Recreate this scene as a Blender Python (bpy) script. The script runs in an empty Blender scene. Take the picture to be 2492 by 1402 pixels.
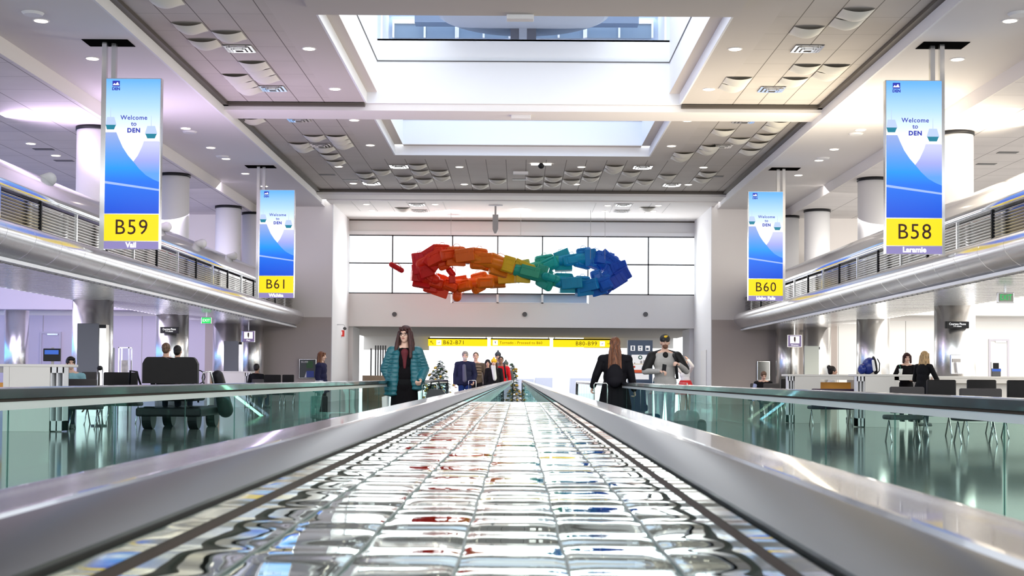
import bpy, bmesh, math, random
from mathutils import Vector, Matrix, Euler
R = math.radians
sc = bpy.context.scene
C = sc.collection
rnd = random.Random(7)

# ------------------------------------------------------------------ camera
F = 3300.0; W_, H_ = 2492.0, 1402.0
CZ = 1.043
cam = bpy.data.cameras.new('camera'); camo = bpy.data.objects.new('camera', cam); C.objects.link(camo)
cam.sensor_fit = 'HORIZONTAL'; cam.sensor_width = 36.0; cam.lens = F / W_ * 36.0
cam.clip_start = 0.02; cam.clip_end = 600
Rm = Matrix.Rotation(0.0045, 3, 'Z') @ Matrix.Rotation(math.pi/2 + 0.0288, 3, 'X') @ Matrix.Rotation(0.0068, 3, 'Z')
camo.matrix_world = Matrix.Translation((0, 0, CZ)) @ Rm.to_4x4()
_v = Rm.transposed() @ Vector((0, 1, 0))
SX = (1246 + F*(_v.x/-_v.z) - 1261) / W_
SY = (921 - 701 + F*(_v.y/-_v.z)) / W_
cam.shift_x, cam.shift_y = SX, SY
cam.dof.use_dof = True; cam.dof.focus_distance = 24.0; cam.dof.aperture_fstop = 45.0
sc.camera = camo
def ray(px, py):
    return Rm @ Vector(((px-1246)/F + SX*W_/F, -(py-701)/F + SY*W_/F, -1))
def at(px, py, Y):                       # photo pixel at depth Y -> world point
    d = ray(px, py); return Vector((0, 0, CZ)) + d*(Y/d.y)
def atz(px, py, z):                      # photo pixel on the horizontal plane z
    d = ray(px, py); return Vector((0, 0, CZ)) + d*((z-CZ)/d.z)

# ------------------------------------------------------------------ world, lights, exposure
sc.view_settings.view_transform = 'Standard'; sc.view_settings.look = 'None'
sc.view_settings.exposure = 0.16; sc.view_settings.gamma = 1.0; sc.view_settings.use_curve_mapping = False
wd = bpy.data.worlds.new('world'); sc.world = wd; wd.use_nodes = True
wn = wd.node_tree.nodes; wn['Background'].inputs[0].default_value = (0.94, 0.97, 1.0, 1); wn['Background'].inputs[1].default_value = 2.4
try:
    sc.cycles.use_denoising = True; sc.cycles.max_bounces = 8; sc.cycles.transparent_max_bounces = 24
    sc.cycles.sample_clamp_indirect = 6.0; sc.cycles.caustics_reflective = False; sc.cycles.caustics_refractive = False
except Exception: pass
def area(name, loc, sx, sy, power, col, direction):
    l = bpy.data.lights.new(name, 'AREA'); l.shape = 'RECTANGLE'; l.size = sx; l.size_y = sy; l.energy = power; l.color = col
    o = bpy.data.objects.new(name, l); C.objects.link(o); o.location = loc
    o.rotation_euler = Vector(direction).to_track_quat('-Z', 'Y').to_euler(); return o
area('skylight_near_light', (0.08, 29.5, CZ+11.6), 8.0, 13, 720, (0.86, 0.93, 1.0), (0, 0.12, -1))
area('skylight_far_light', (0.08, 42.8, CZ+11.0), 8.0, 6.0, 260, (0.62, 0.78, 1.0), (0, 0, -1))
area('lounge_light_left', (-22.3, 31.5, CZ+6.8), 6.4, 34, 1300, (0.86, 0.74, 1.0), (0, 0, -1))  # added fill kept out of view, tints the left side mauve
area('lounge_light_right', (22.3, 31.5, CZ+6.8), 6.4, 34, 4500, (1.0, 0.93, 0.82), (0, 0, -1))  # added fill kept out of view, warms the right side
area('gate_light_left', (-15.5, 40, CZ+2.6), 5, 30, 2000, (0.84, 0.76, 1.0), (0.1, 0.4, -1))  # added area fill, brightens the left gate floor and walls
area('gate_light_right', (15.7, 40, CZ+2.6), 5, 30, 2500, (1.0, 0.95, 0.88), (-0.1, 0.4, -1))  # added area fill, brightens the right gate floor and walls
area('cove_light_left', (-10.6, 36, CZ+4.5), 0.5, 42, 1150, (0.86, 0.68, 1.0), (0.75, 0, 1))  # added uplight hidden behind the left balcony top, lifts the ceilings
area('cove_light_right', (10.5, 36, CZ+4.5), 0.5, 42, 2500, (1.0, 0.88, 0.68), (-0.75, 0, 1))  # its added counterpart behind the right balcony top
area('wall_wash_left', (-18.5, 50, CZ+2.9), 11, 1.0, 160, (0.80, 0.72, 1.0), (0, 1, -0.25))  # added fill turned from the camera, brightens the left gate wall
area('wall_wash_right', (18.5, 50, CZ+2.9), 11, 1.0, 150, (1.0, 0.96, 0.90), (0, 1, -0.25))  # same added fill for the right gate wall
area('end_window_light', (0.1, 62.9, CZ+5.2), 15, 2.6, 500, (1, 1, 1), (0, -1, -0.1))

# ------------------------------------------------------------------ materials
MATS = {}
def M(name, col=(0.8, 0.8, 0.8), rough=0.5, metal=0.0, emit=None, estr=1.0, noise=0.0, nscale=8.0, coat=0.0, spec=0.5):
    if name in MATS: return MATS[name]
    m = bpy.data.materials.new(name); m.use_nodes = True; nt = m.node_tree; b = nt.nodes['Principled BSDF']
    b.inputs['Base Color'].default_value = (*col, 1); b.inputs['Roughness'].default_value = rough; b.inputs['Metallic'].default_value = metal
    b.inputs['Specular IOR Level'].default_value = spec
    if coat: b.inputs['Coat Weight'].default_value = coat
    if emit: b.inputs['Emission Color'].default_value = (*emit, 1); b.inputs['Emission Strength'].default_value = estr
    if noise:
        tc = nt.nodes.new('ShaderNodeTexCoord'); n = nt.nodes.new('ShaderNodeTexNoise'); n.inputs['Scale'].default_value = nscale
        r = nt.nodes.new('ShaderNodeMapRange'); r.inputs[3].default_value = 1-noise; r.inputs[4].default_value = 1+noise
        mx = nt.nodes.new('ShaderNodeMix'); mx.data_type = 'RGBA'; mx.blend_type = 'MULTIPLY'; mx.inputs[0].default_value = 1
        mx.inputs[6].default_value = (*col, 1)
        nt.links.new(tc.outputs['Object'], n.inputs['Vector']); nt.links.new(n.outputs['Fac'], r.inputs[0])
        nt.links.new(r.outputs[0], mx.inputs[7]); nt.links.new(mx.outputs[2], b.inputs['Base Color'])
    MATS[name] = m; return m
def math_node(nt, op, a, b=None):
    n = nt.nodes.new('ShaderNodeMath'); n.operation = op
    for i, v in enumerate((a, b)):
        if v is None: continue
        if isinstance(v, (int, float)): n.inputs[i].default_value = v
        else: nt.links.new(v, n.inputs[i])
    return n.outputs[0]
def tile_mat(name, col, line, sx, sy, x0=0.0, y0=0.0, wx=0.02, wy=0.012, fy=0.5, var=0.04):
    m = M(name, col, 0.8); nt = m.node_tree; b = nt.nodes['Principled BSDF']
    tc = nt.nodes.new('ShaderNodeTexCoord'); sp = nt.nodes.new('ShaderNodeSeparateXYZ'); nt.links.new(tc.outputs['Object'], sp.inputs[0])
    def ln(o, s, off, w):
        t = math_node(nt, 'FRACT', math_node(nt, 'DIVIDE', math_node(nt, 'SUBTRACT', o, off), s))
        return math_node(nt, 'LESS_THAN', t, w/s)
    lx = ln(sp.outputs[0], sx, x0, wx); ly = math_node(nt, 'MULTIPLY', ln(sp.outputs[1], sy, y0, wy), fy)
    f = math_node(nt, 'MAXIMUM', lx, ly)
    n = nt.nodes.new('ShaderNodeTexNoise'); n.inputs['Scale'].default_value = 0.9; nt.links.new(tc.outputs['Object'], n.inputs['Vector'])
    r = nt.nodes.new('ShaderNodeMapRange'); r.inputs[3].default_value = 1-var*2; r.inputs[4].default_value = 1+var*2; nt.links.new(n.outputs['Fac'], r.inputs[0])
    mu = nt.nodes.new('ShaderNodeMix'); mu.data_type = 'RGBA'; mu.blend_type = 'MULTIPLY'; mu.inputs[0].default_value = 1; mu.inputs[6].default_value = (*col, 1); nt.links.new(r.outputs[0], mu.inputs[7])
    mx = nt.nodes.new('ShaderNodeMix'); mx.data_type = 'RGBA'; nt.links.new(f, mx.inputs[0]); nt.links.new(mu.outputs[2], mx.inputs[6]); mx.inputs[7].default_value = (*line, 1)
    nt.links.new(mx.outputs[2], b.inputs['Base Color']); return m
def glass_mat(name, tint, refl=1.0, rough=0.0):
    m = bpy.data.materials.new(name); m.use_nodes = True; nt = m.node_tree; nt.nodes.clear()
    o = nt.nodes.new('ShaderNodeOutputMaterial'); mx = nt.nodes.new('ShaderNodeMixShader'); t = nt.nodes.new('ShaderNodeBsdfTransparent'); g = nt.nodes.new('ShaderNodeBsdfGlossy')
    t.inputs[0].default_value = (*tint, 1); g.inputs['Roughness'].default_value = rough; g.inputs[0].default_value = (0.9, 1, 0.98, 1)
    fr = nt.nodes.new('ShaderNodeFresnel'); fr.inputs[0].default_value = 1.45
    ge = nt.nodes.new('ShaderNodeNewGeometry'); k_ = math_node(nt, 'MULTIPLY', math_node(nt, 'SUBTRACT', 1.0, ge.outputs['Backfacing']), refl)
    nt.links.new(math_node(nt, 'MULTIPLY', fr.outputs[0], k_), mx.inputs[0]); nt.links.new(t.outputs[0], mx.inputs[1]); nt.links.new(g.outputs[0], mx.inputs[2]); nt.links.new(mx.outputs[0], o.inputs[0])
    MATS[name] = m; return m

m_white = M('white_paint', (0.86, 0.86, 0.87), 0.7)
m_ceilA = M('smooth_ceiling', (0.80, 0.775, 0.77), 0.8)
m_ceilT = tile_mat('tile_ceiling', (0.60, 0.56, 0.52), (0.16, 0.14, 0.12), 0.71, 1.42, -8.33+0.03, 0.0, 0.022, 0.02, 0.45)
m_ceilC = M('flat_ceiling_band', (0.62, 0.58, 0.545), 0.8)
m_ceilB = tile_mat('lounge_tiles', (0.78, 0.75, 0.745), (0.35, 0.32, 0.32), 1.42, 1.42, 0, 0, 0.03, 0.03, 0.6)
m_track = M('dark_track', (0.10, 0.085, 0.07), 0.5, 0.3)
m_beam = M('beam_plaster', (0.84, 0.81, 0.79), 0.8)
m_endwall = M('end_wall_paint', (0.84, 0.80, 0.77), 0.8)
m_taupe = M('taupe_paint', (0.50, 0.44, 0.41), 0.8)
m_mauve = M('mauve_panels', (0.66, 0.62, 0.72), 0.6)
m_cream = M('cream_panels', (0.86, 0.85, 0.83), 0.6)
m_well = M('skylight_well_paint', (0.88, 0.90, 0.93), 0.8)
m_grey = M('soft_grey', (0.42, 0.40, 0.39), 0.6)
m_dgrey = M('dark_grey', (0.10, 0.10, 0.105), 0.5)
m_black = M('black_plastic', (0.010, 0.010, 0.012), 0.45, spec=.25)
m_leather = M('black_leather', (0.012, 0.011, 0.011), 0.5, noise=0.2, spec=.18)
m_steel = M('brushed_steel', (0.72, 0.72, 0.72), 0.22, 1.0)
m_polish = M('polished_steel', (0.90, 0.90, 0.89), 0.26, 1.0)
m_tube = M('silver_panel', (0.80, 0.80, 0.82), 0.24, 0.85)
m_gloss = M('glossy_white_metal', (0.78, 0.80, 0.84), 0.10, 0.75)
m_slat = M('louvre_metal', (0.70, 0.68, 0.65), 0.3, 0.7)
m_ledge = M('ledge_enamel', (0.86, 0.88, 0.92), 0.35)
m_mirror = M('rippled_mirror_steel', (0.62, 0.86, 0.81), 0.025, 1.0)
m_rail = M('glossy_black_rubber', (0.035, 0.032, 0.036), 0.17, 0.0, coat=0.35)
m_rail2 = M('outer_rubber', (0.02, 0.02, 0.024), 0.2, 0.0, coat=0.5)
m_brown = M('dark_bronze_trim', (0.03, 0.018, 0.012), 0.6, 0.0, spec=0.2)
m_chrome = M('bright_trim', (0.85, 0.84, 0.82), 0.12, 1.0)
m_alu = M('satin_aluminium', (0.80, 0.79, 0.77), 0.38, 0.75)
m_wood = M('amber_wood', (0.72, 0.32, 0.04), 0.4)
m_laminate = M('white_laminate', (0.80, 0.77, 0.72), 0.5)
m_lamp = M('lamp_glow', (1, 0.9, 0.8), 0.5, emit=(1.0, 0.86, 0.68), estr=4.5)
m_lampw = M('lamp_white', (1, 1, 1), 0.5, emit=(1, 0.97, 0.92), estr=3.5)
m_glass = glass_mat('green_glass', (0.74, 0.885, 0.855), 0.42)
m_pane = glass_mat('clear_pane', (0.97, 0.99, 1.0), 0.4)
m_belt = M('belt_metal', (0.25, 0.25, 0.25), 0.35, 0.7)
m_baffle = M('baffle_cloth', (0.80, 0.78, 0.70), 0.6)
fl = M('terrazzo', (0.17, 0.163, 0.155), 0.09, noise=0.25, nscale=0.7, spec=0.6)

# ------------------------------------------------------------------ mesh helpers
class MB:
    def __init__(s): s.v = []; s.f = []; s.mi = []; s.cur = 0
    def box(s, x0, x1, y0, y1, z0, z1):
        n = len(s.v); s.v += [(x0,y0,z0),(x1,y0,z0),(x1,y1,z0),(x0,y1,z0),(x0,y0,z1),(x1,y0,z1),(x1,y1,z1),(x0,y1,z1)]
        for f in ((0,3,2,1),(4,5,6,7),(0,1,5,4),(1,2,6,5),(2,3,7,6),(3,0,4,7)): s.f.append(tuple(n+i for i in f)); s.mi.append(s.cur)
        return s
    def rbox(s, x0, x1, y0, y1, z0, z1, r=0.02, n=3, mat=None):       # box with rounded vertical-section edges on all sides
        cx, cy, cz = (x0+x1)/2, (y0+y1)/2, (z0+z1)/2; hx, hy, hz = abs(x1-x0)/2, abs(y1-y0)/2, abs(z1-z0)/2
        r = min(r, hx*.98, hy*.98, hz*.98); b0 = len(s.v); bm = bmesh.new()
        bmesh.ops.create_cube(bm, size=2)
        for v in bm.verts: v.co = Vector((v.co.x*hx, v.co.y*hy, v.co.z*hz))
        bmesh.ops.bevel(bm, geom=bm.edges[:], offset=r, segments=n, profile=0.5, affect='EDGES')
        s.addbm(bm, Matrix.Translation((cx, cy, cz)) if mat is None else mat @ Matrix.Translation((cx, cy, cz))); return s
    def addbm(s, bm, mat=Matrix()):
        n = len(s.v); bm.verts.index_update()
        for v in bm.verts: s.v.append(tuple(mat @ v.co))
        for f in bm.faces: s.f.append(tuple(n+v.index for v in f.verts)); s.mi.append(s.cur)
        bm.free(); return s
    def quad(s, *p):
        n = len(s.v); s.v += [tuple(q) for q in p]; s.f.append(tuple(range(n, n+len(p)))); s.mi.append(s.cur); return s
    def extrude(s, prof, a0, a1, axis='y', closed=True, caps=True):   # profile of (u,v) swept along an axis
        n = len(s.v); k = len(prof)
        for a in (a0, a1):
            for (u, w) in prof: s.v.append((u, a, w) if axis == 'y' else ((a, u, w) if axis == 'x' else (u, w, a)))
        for i in range(k if closed else k-1):
            j = (i+1) % k; s.f.append((n+i, n+j, n+k+j, n+k+i)); s.mi.append(s.cur)
        if closed and caps: s.f.append(tuple(n+i for i in range(k))[::-1]); s.f.append(tuple(n+k+i for i in range(k))); s.mi += [s.cur]*2
        return s
    def cyl(s, c, r, z0, z1, n=24, r1=None, axis='z'):
        r1 = r if r1 is None else r1; b = len(s.v)
        for (rr, z) in ((r, z0), (r1, z1)):
            for i in range(n):
                a = 2*math.pi*i/n; u, w = rr*math.cos(a), rr*math.sin(a)
                s.v.append((c[0]+u, c[1]+w, z) if axis == 'z' else ((c[0]+u, z, c[1]+w) if axis == 'y' else (z, c[0]+u, c[1]+w)))
        for i in range(n): j = (i+1) % n; s.f.append((b+i, b+j, b+n+j, b+n+i)); s.mi.append(s.cur)
        s.f.append(tuple(b+i for i in range(n))[::-1]); s.f.append(tuple(b+n+i for i in range(n))); s.mi += [s.cur]*2; return s
    def tube(s, pts, r, n=8):
        pts = [Vector(p) for p in pts]; b = len(s.v); up = Vector((0.13, 0.21, 0.97))
        for i, p in enumerate(pts):
            t = (pts[min(i+1, len(pts)-1)] - pts[max(i-1, 0)]).normalized(); a = t.cross(up)
            if a.length < 1e-3: a = t.cross(Vector((1, 0, 0)))
            a.normalize(); c = t.cross(a)
            for k in range(n):
                g = 2*math.pi*k/n; s.v.append(tuple(p + (a*math.cos(g) + c*math.sin(g))*r))
        for i in range(len(pts)-1):
            for k in range(n):
                l = (k+1) % n; s.f.append((b+i*n+k, b+i*n+l, b+(i+1)*n+l, b+(i+1)*n+k)); s.mi.append(s.cur)
        s.f.append(tuple(b+k for k in range(n))[::-1]); s.f.append(tuple(b+(len(pts)-1)*n+k for k in range(n))); s.mi += [s.cur]*2; return s
    def ell(s, c, r, rot=(0, 0, 0), nu=16, nv=10):
        q = Euler(rot).to_matrix(); b = len(s.v); c = Vector(c)
        s.v.append(tuple(c + q @ Vector((0, 0, r[2]))))
        for j in range(1, nv):
            ph = math.pi*j/nv
            for i in range(nu):
                a = 2*math.pi*i/nu; s.v.append(tuple(c + q @ Vector((r[0]*math.sin(ph)*math.cos(a), r[1]*math.sin(ph)*math.sin(a), r[2]*math.cos(ph)))))
        s.v.append(tuple(c + q @ Vector((0, 0, -r[2])))); e = len(s.v)-1
        for i in range(nu):
            k = (i+1) % nu; s.f.append((b, b+1+i, b+1+k)); s.mi.append(s.cur); s.f.append((e, e-nu+k, e-nu+i)); s.mi.append(s.cur)
            for j in range(nv-2):
                o = b+1+j*nu; s.f.append((o+i, o+nu+i, o+nu+k, o+k)); s.mi.append(s.cur)
        return s
    def cap(s, p0, r0, p1, r1, n=12, m=4):                            # tapered capsule
        p0, p1 = Vector(p0), Vector(p1); t = (p1-p0)
        if t.length < 1e-5: return s.ell(p0, (r0,)*3)
        L = t.length; t.normalize(); a = t.orthogonal().normalized(); c = t.cross(a); b = len(s.v); rings = []
        for j in range(m+1): g = -math.pi/2 + (math.pi/2)*j/m; rings.append((p0 + t*r0*math.sin(g), r0*math.cos(g)))
        for j in range(m+1): g = (math.pi/2)*j/m; rings.append((p1 + t*r1*math.sin(g), r1*math.cos(g)))
        for (p, r) in rings:
            r = max(r, 1e-4)
            for k in range(n): g = 2*math.pi*k/n; s.v.append(tuple(p + (a*math.cos(g) + c*math.sin(g))*r))
        for i in range(len(rings)-1):
            for k in range(n): l = (k+1) % n; s.f.append((b+i*n+k, b+i*n+l, b+(i+1)*n+l, b+(i+1)*n+k)); s.mi.append(s.cur)
        s.f.append(tuple(b+k for k in range(n))[::-1]); e = b+(len(rings)-1)*n; s.f.append(tuple(e+k for k in range(n))); s.mi += [s.cur]*2; return s
    def grid(s, fn, nu, nv):
        b = len(s.v)
        for j in range(nv+1):
            for i in range(nu+1): s.v.append(tuple(fn(i/nu, j/nv)))
        for j in range(nv):
            for i in range(nu): o = b+j*(nu+1)+i; s.f.append((o, o+1, o+nu+2, o+nu+1)); s.mi.append(s.cur)
        return s
    def mesh(s, name, mats, smooth=False, off=(0, 0, 0)):
        me = bpy.data.meshes.new(name); o = Vector(off)
        me.from_pydata([tuple(Vector(v)-o) for v in s.v], [], s.f)
        for m in (mats if isinstance(mats, (list, tuple)) else [mats]): me.materials.append(m)
        if any(s.mi): me.polygons.foreach_set('material_index', s.mi)
        if smooth: me.polygons.foreach_set('use_smooth', [True]*len(me.polygons))
        me.update(); return me
    def build(s, name, mats, parent=None, smooth=False, world=False):
        off = Vector((0, 0, 0))
        if parent is not None and world: off = wloc(parent)
        o = bpy.data.objects.new(name, s.mesh(name, mats, smooth, off)); C.objects.link(o); o.parent = parent
        if smooth == 'auto': pass
        return o
def wloc(o):
    l = Vector((0, 0, 0))
    while o is not None: l += o.location; o = o.parent
    return l
def tag(o, label=None, cat=None, group=None, kind=None):
    if label: o['label'] = label
    if cat: o['category'] = cat
    if group: o['group'] = group
    if kind: o['kind'] = kind
    return o
def empty(name, loc=(0, 0, 0), rz=0.0, label=None, cat=None, group=None):
    o = bpy.data.objects.new(name, None); C.objects.link(o); o.location = loc; o.rotation_euler = (0, 0, rz); o.empty_display_size = 0.1
    return tag(o, label, cat, group)
def struct(name, mb, mats, smooth=False): return tag(mb.build(name, mats, None, smooth), kind='structure')
def copy_tree(o, parent=None):
    c = o.copy(); C.objects.link(c)
    if parent is not None: c.parent = parent
    for ch in list(o.children): copy_tree(ch, c)
    return c
FONT = None
def text(body, size, mat, loc, parent=None, align='CENTER', ext=0.002, name='lettering', space=1.0, bold=0.0, rot=(math.pi/2, 0, 0), sx=1.0):
    cu = bpy.data.curves.new(name, 'FONT'); cu.body = body; cu.size = size; cu.align_x = align; cu.align_y = 'CENTER'; cu.extrude = ext; cu.space_character = space; cu.offset = bold; cu.resolution_u = 3
    t = bpy.data.objects.new('tmp', cu); C.objects.link(t)
    dg = bpy.context.evaluated_depsgraph_get(); dg.update(); me = bpy.data.meshes.new_from_object(t.evaluated_get(dg)); me.name = name
    bpy.data.objects.remove(t); bpy.data.curves.remove(cu)
    me.materials.clear(); me.materials.append(mat)
    o = bpy.data.objects.new(name, me); C.objects.link(o); o.parent = parent; o.location = loc; o.rotation_euler = rot; o.scale = (sx, 1, 1); return o

# ------------------------------------------------------------------ the setting
HA, HB, HC, HD = CZ+7.3, CZ+6.93, CZ+7.66, CZ+7.42     # outer, lounge, coffered and end ceilings
XL, XR = -8.33, 8.48; X2L, X2R = -11.25, 11.45; OL, OR = -4.33, 4.5
Y0, YE, YF = 13.0, 57.9, 63.5
struct('floor', MB().box(-27, 27, -4, 96, -0.2, 0), fl)
b = MB(); b.box(X2L+.05, XL, Y0, YE, HA, HA+0.25); b.box(XR, X2R-.05, Y0, YE, HA, HA+0.25); struct('ceiling', b, m_ceilA)
b = MB(); b.box(-27, X2L, Y0, YE, HB, HB+0.2); b.box(X2R, 27, Y0, YE, HB, HB+0.2); struct('ceiling', b, m_ceilB)
b = MB(); b.box(X2L+.002, X2L+.05, Y0, YE, HB-.005, HA+.2); b.box(X2R-0.05, X2R-.002, Y0, YE, HB-.005, HA+.2); struct('trim_1', b, m_beam)
b = MB(); b.box(XL, XL+0.05, Y0, 56.7, HA, HC-0.10); b.box(XR-0.05, XR, Y0, 56.7, HA, HC-0.10); struct('trim_2', b, m_white)
b = MB()
for x0, x1 in ((XL+0.0, XL+0.20), (XR-0.20, XR)): b.box(x0, x1, Y0, 55.2, HC-0.10, HC-0.02)
b.box(XL, OL, 37.5, 37.7, HC-0.10, HC-0.02); b.box(OR, XR, 37.5, 37.7, HC-0.10, HC-0.02); b.box(XL, XR, 55.0, 55.2, HC-0.10, HC-0.02)
struct('trim_3', b, m_track)
# coffered ceiling: flat band beside the skylights, tiles beyond
FB = 0.9
b = MB()
b.box(XL, OL-FB, Y0, 37.7, HC, HC+0.2); b.box(OR+FB, XR, Y0, 37.7, HC, HC+0.2)
b.box(XL, OL-FB, 39.0, 55.2, HC, HC+0.2); b.box(OR+FB, XR, 39.0, 55.2, HC, HC+0.2); b.box(OL-FB, OR+FB, 47.3, 55.2, HC, HC+0.2)
struct('ceiling', b, m_ceilT)
b = MB()
for x0, x1 in ((OL-FB, OL), (OR, OR+FB)): b.box(x0, x1, Y0, 37.7, HC, HC+0.2); b.box(x0, x1, 39.0, 46.5, HC, HC+0.2)
b.box(OL-FB, OR+FB, 46.5, 47.3, HC, HC+0.2); struct('ceiling', b, m_ceilC)
b = MB(); b.box(XL, XR, 37.7, 39.0, CZ+7.46, HC+0.3); b.box(XL, XR, 55.2, 56.7, CZ+7.46, HC+0.3); struct('ceiling', b, m_beam)
struct('ceiling', MB().box(-8.1, 8.35, 56.7, YF+0.2, HD, HD+0.2), m_beam)
# skylight wells
HFl = CZ+7.97
def well(y0, y1, top, near_beam):
    b = MB(); t = 0.05
    b.box(OL+.002, OL+t, y0, y1-.02, HC-.004, HFl); b.box(OR-t, OR-.002, y0, y1-.02, HC-.004, HFl)
    if not near_beam: b.box(OL+.05, OR-.05, y1-t-.002, y1-.002, HC-.004, HFl)
    yb = y1-.06 if near_beam else y1-0.35
    b.box(OL+0.33-t, OL+0.33, y0, yb, HFl+0.02, CZ+top+1.5); b.box(OR-0.33, OR-0.33+t, y0, yb, HFl+0.02, CZ+top+1.5)
    b.box(OL, OR, yb, yb+t, (HC if near_beam else HFl+0.02), CZ+top); b.box(OL, OR, yb, yb+2.2, CZ+top-.05, CZ+top-.001)
    struct('wall_skylight', b, m_well)
    f = MB(); f.box(OL, OL+0.33, y0, yb, HFl, HFl+0.02); f.box(OR-0.33, OR, y0, yb, HFl, HFl+0.02)
    if not near_beam: f.box(OL+.33, OR-.33, yb, y1, HFl, HFl+0.02)
    struct('trim_4', f, M('flange_grey', (.66, .61, .57), .8))
    g = MB(); g.box(OL+0.33, OR-0.33, yb-0.02, yb, CZ+8.83, CZ+8.86); g.box(OL+0.33, OL+0.35, y0, yb, CZ+8.83, CZ+8.86); g.box(OR-0.35, OR-0.33, y0, yb, CZ+8.83, CZ+8.86)
    struct('trim_5', g, m_dgrey)
well(14.0, 37.7, 9.47, True); well(39.0, 46.5, 9.9, False)
struct('ceiling', MB().box(OL, OR, 26.6, 27.9, CZ+7.46+0.05, CZ+8.0), m_ceilC)
struct('ceiling', MB().box(-9, 9.3, 12, 49, CZ+12.4, CZ+12.6), m_well)  # unseen cap added over the wells to shut out sky light
struct('wall_clerestory', MB().box(-6, 6.2, 41.0, 41.2, CZ+9.0, CZ+12.5), M('clerestory_blue', (0.62, 0.74, 0.92), 0.8))
m_louv = tile_mat('blue_louvres', (0.42, 0.55, 0.72), (0.70, 0.80, 0.92), 30, 0.12, 0, 0, 0.01, 0.05, 0.8)
for k, (pa, pb) in enumerate(((955, 1112), (1112, 1242), (1295, 1424), (1424, 1590))):
    a, c = at(pa, 57, 40.8), at(pb, 92, 40.8); w = empty('window_%d' % (k+1), ((a.x+c.x)/2, 40.8, c.z)); tag(w, kind='structure')
    MB().box(a.x+.06, c.x-.06, 40.86, 40.9, c.z, a.z).build('louvre_blind', M('blind_blue', (0.22, 0.30, 0.40), 0.5, 0.3), w, world=True)
    f = MB(); f.box(a.x, c.x, 40.78, 40.88, a.z, a.z+.12)
    for x in (a.x, (a.x+c.x)/2-.03, c.x-.06): f.box(x, x+.06, 40.78, 40.88, c.z, a.z)
    f.build('window_frame', m_well, w, world=True)
dr = empty('ceiling_dish', (0.08, 36.5, CZ+9.8), 0, 'blue-grey shallow round dish hung inside the near skylight', 'ceiling dish')
b = MB(); n = 64
prof = [(0.01, .0), (1.7, .0), (2.2, .02), (2.32, .07), (2.34, .2), (2.3, .3), (0.01, .3)]
for r_, h_ in prof:
    for i in range(n): a = 2*math.pi*i/n; b.v.append((max(r_, .01)*math.cos(a), max(r_, .01)*math.sin(a), h_))
for j in range(len(prof)-1):
    for i in range(n): k = (i+1) % n; b.f.append((j*n+i, j*n+k, (j+1)*n+k, (j+1)*n+i)); b.mi.append(0)
b.build('dish', M('drum_blue', (0.36, 0.45, 0.60), 0.6), dr, False)
MB().box(-3.2, 3.4, 3.1, 3.6, .66, 1.0).build('rear_slab', M('slab_blue', (0.22, 0.30, 0.45), 0.6), dr)
for x0, x1 in ((-.36, -.12), (.10, .36)): MB().box(x0, x1, 1.22, 1.4, -.32, .0).build('hanger_box', M('hanger_dark', (.16, .17, .22), .5), dr)
MB().box(-.12, .10, 1.2, 1.4, -.32, 0).build('hanger_strip', M('strip_blue', (0.5, 0.56, 0.68), 0.5), dr)
MB().cyl((0, 0), .04, .3, 2.6, 12).build('rod', m_steel, dr, True)

# end walls, side returns and the far wall
def endwall(x0, x1, side):
    struct('wall_%s_end_upper' % side, MB().box(x0, x1, YE, YF+0.3, CZ+2.56, HA+0.6), m_endwall)
endwall(-27, -8.0, 'left'); endwall(8.25, 27, 'right')
struct('wall_left_end_lower', MB().box(-13.4, -8.0, YE, YF+0.3, 0, CZ+2.56), m_taupe)
struct('wall_right_end_lower', MB().box(8.25, 13.6, YE, YF+0.3, 0, CZ+2.56), m_taupe)
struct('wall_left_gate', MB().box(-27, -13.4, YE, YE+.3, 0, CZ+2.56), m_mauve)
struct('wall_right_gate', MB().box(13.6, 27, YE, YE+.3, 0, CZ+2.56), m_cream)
b = MB(); b.box(-8.0, -7.97, YE+.0, YF, 0, HD); b.box(8.22, 8.25, YE+.0, YF, 0, HD); struct('wall_returns', b, m_white)
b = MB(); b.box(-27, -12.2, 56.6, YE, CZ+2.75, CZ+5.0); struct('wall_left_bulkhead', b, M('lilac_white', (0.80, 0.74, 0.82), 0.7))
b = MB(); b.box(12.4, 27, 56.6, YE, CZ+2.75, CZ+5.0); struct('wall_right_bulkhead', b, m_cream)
# panel joints on the gate walls
b = MB()
for px in (104, 345, 585): x = at(px, 850, YE).x; b.box(x-.012, x+.012, YE-.012, YE, 0, CZ+2.56)
for px in (2204, 2040, 1930): x = at(px, 850, YE).x; b.box(x-.012, x+.012, YE-.012, YE, 0, CZ+2.56)
struct('trim_6', b, m_grey)
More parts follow.
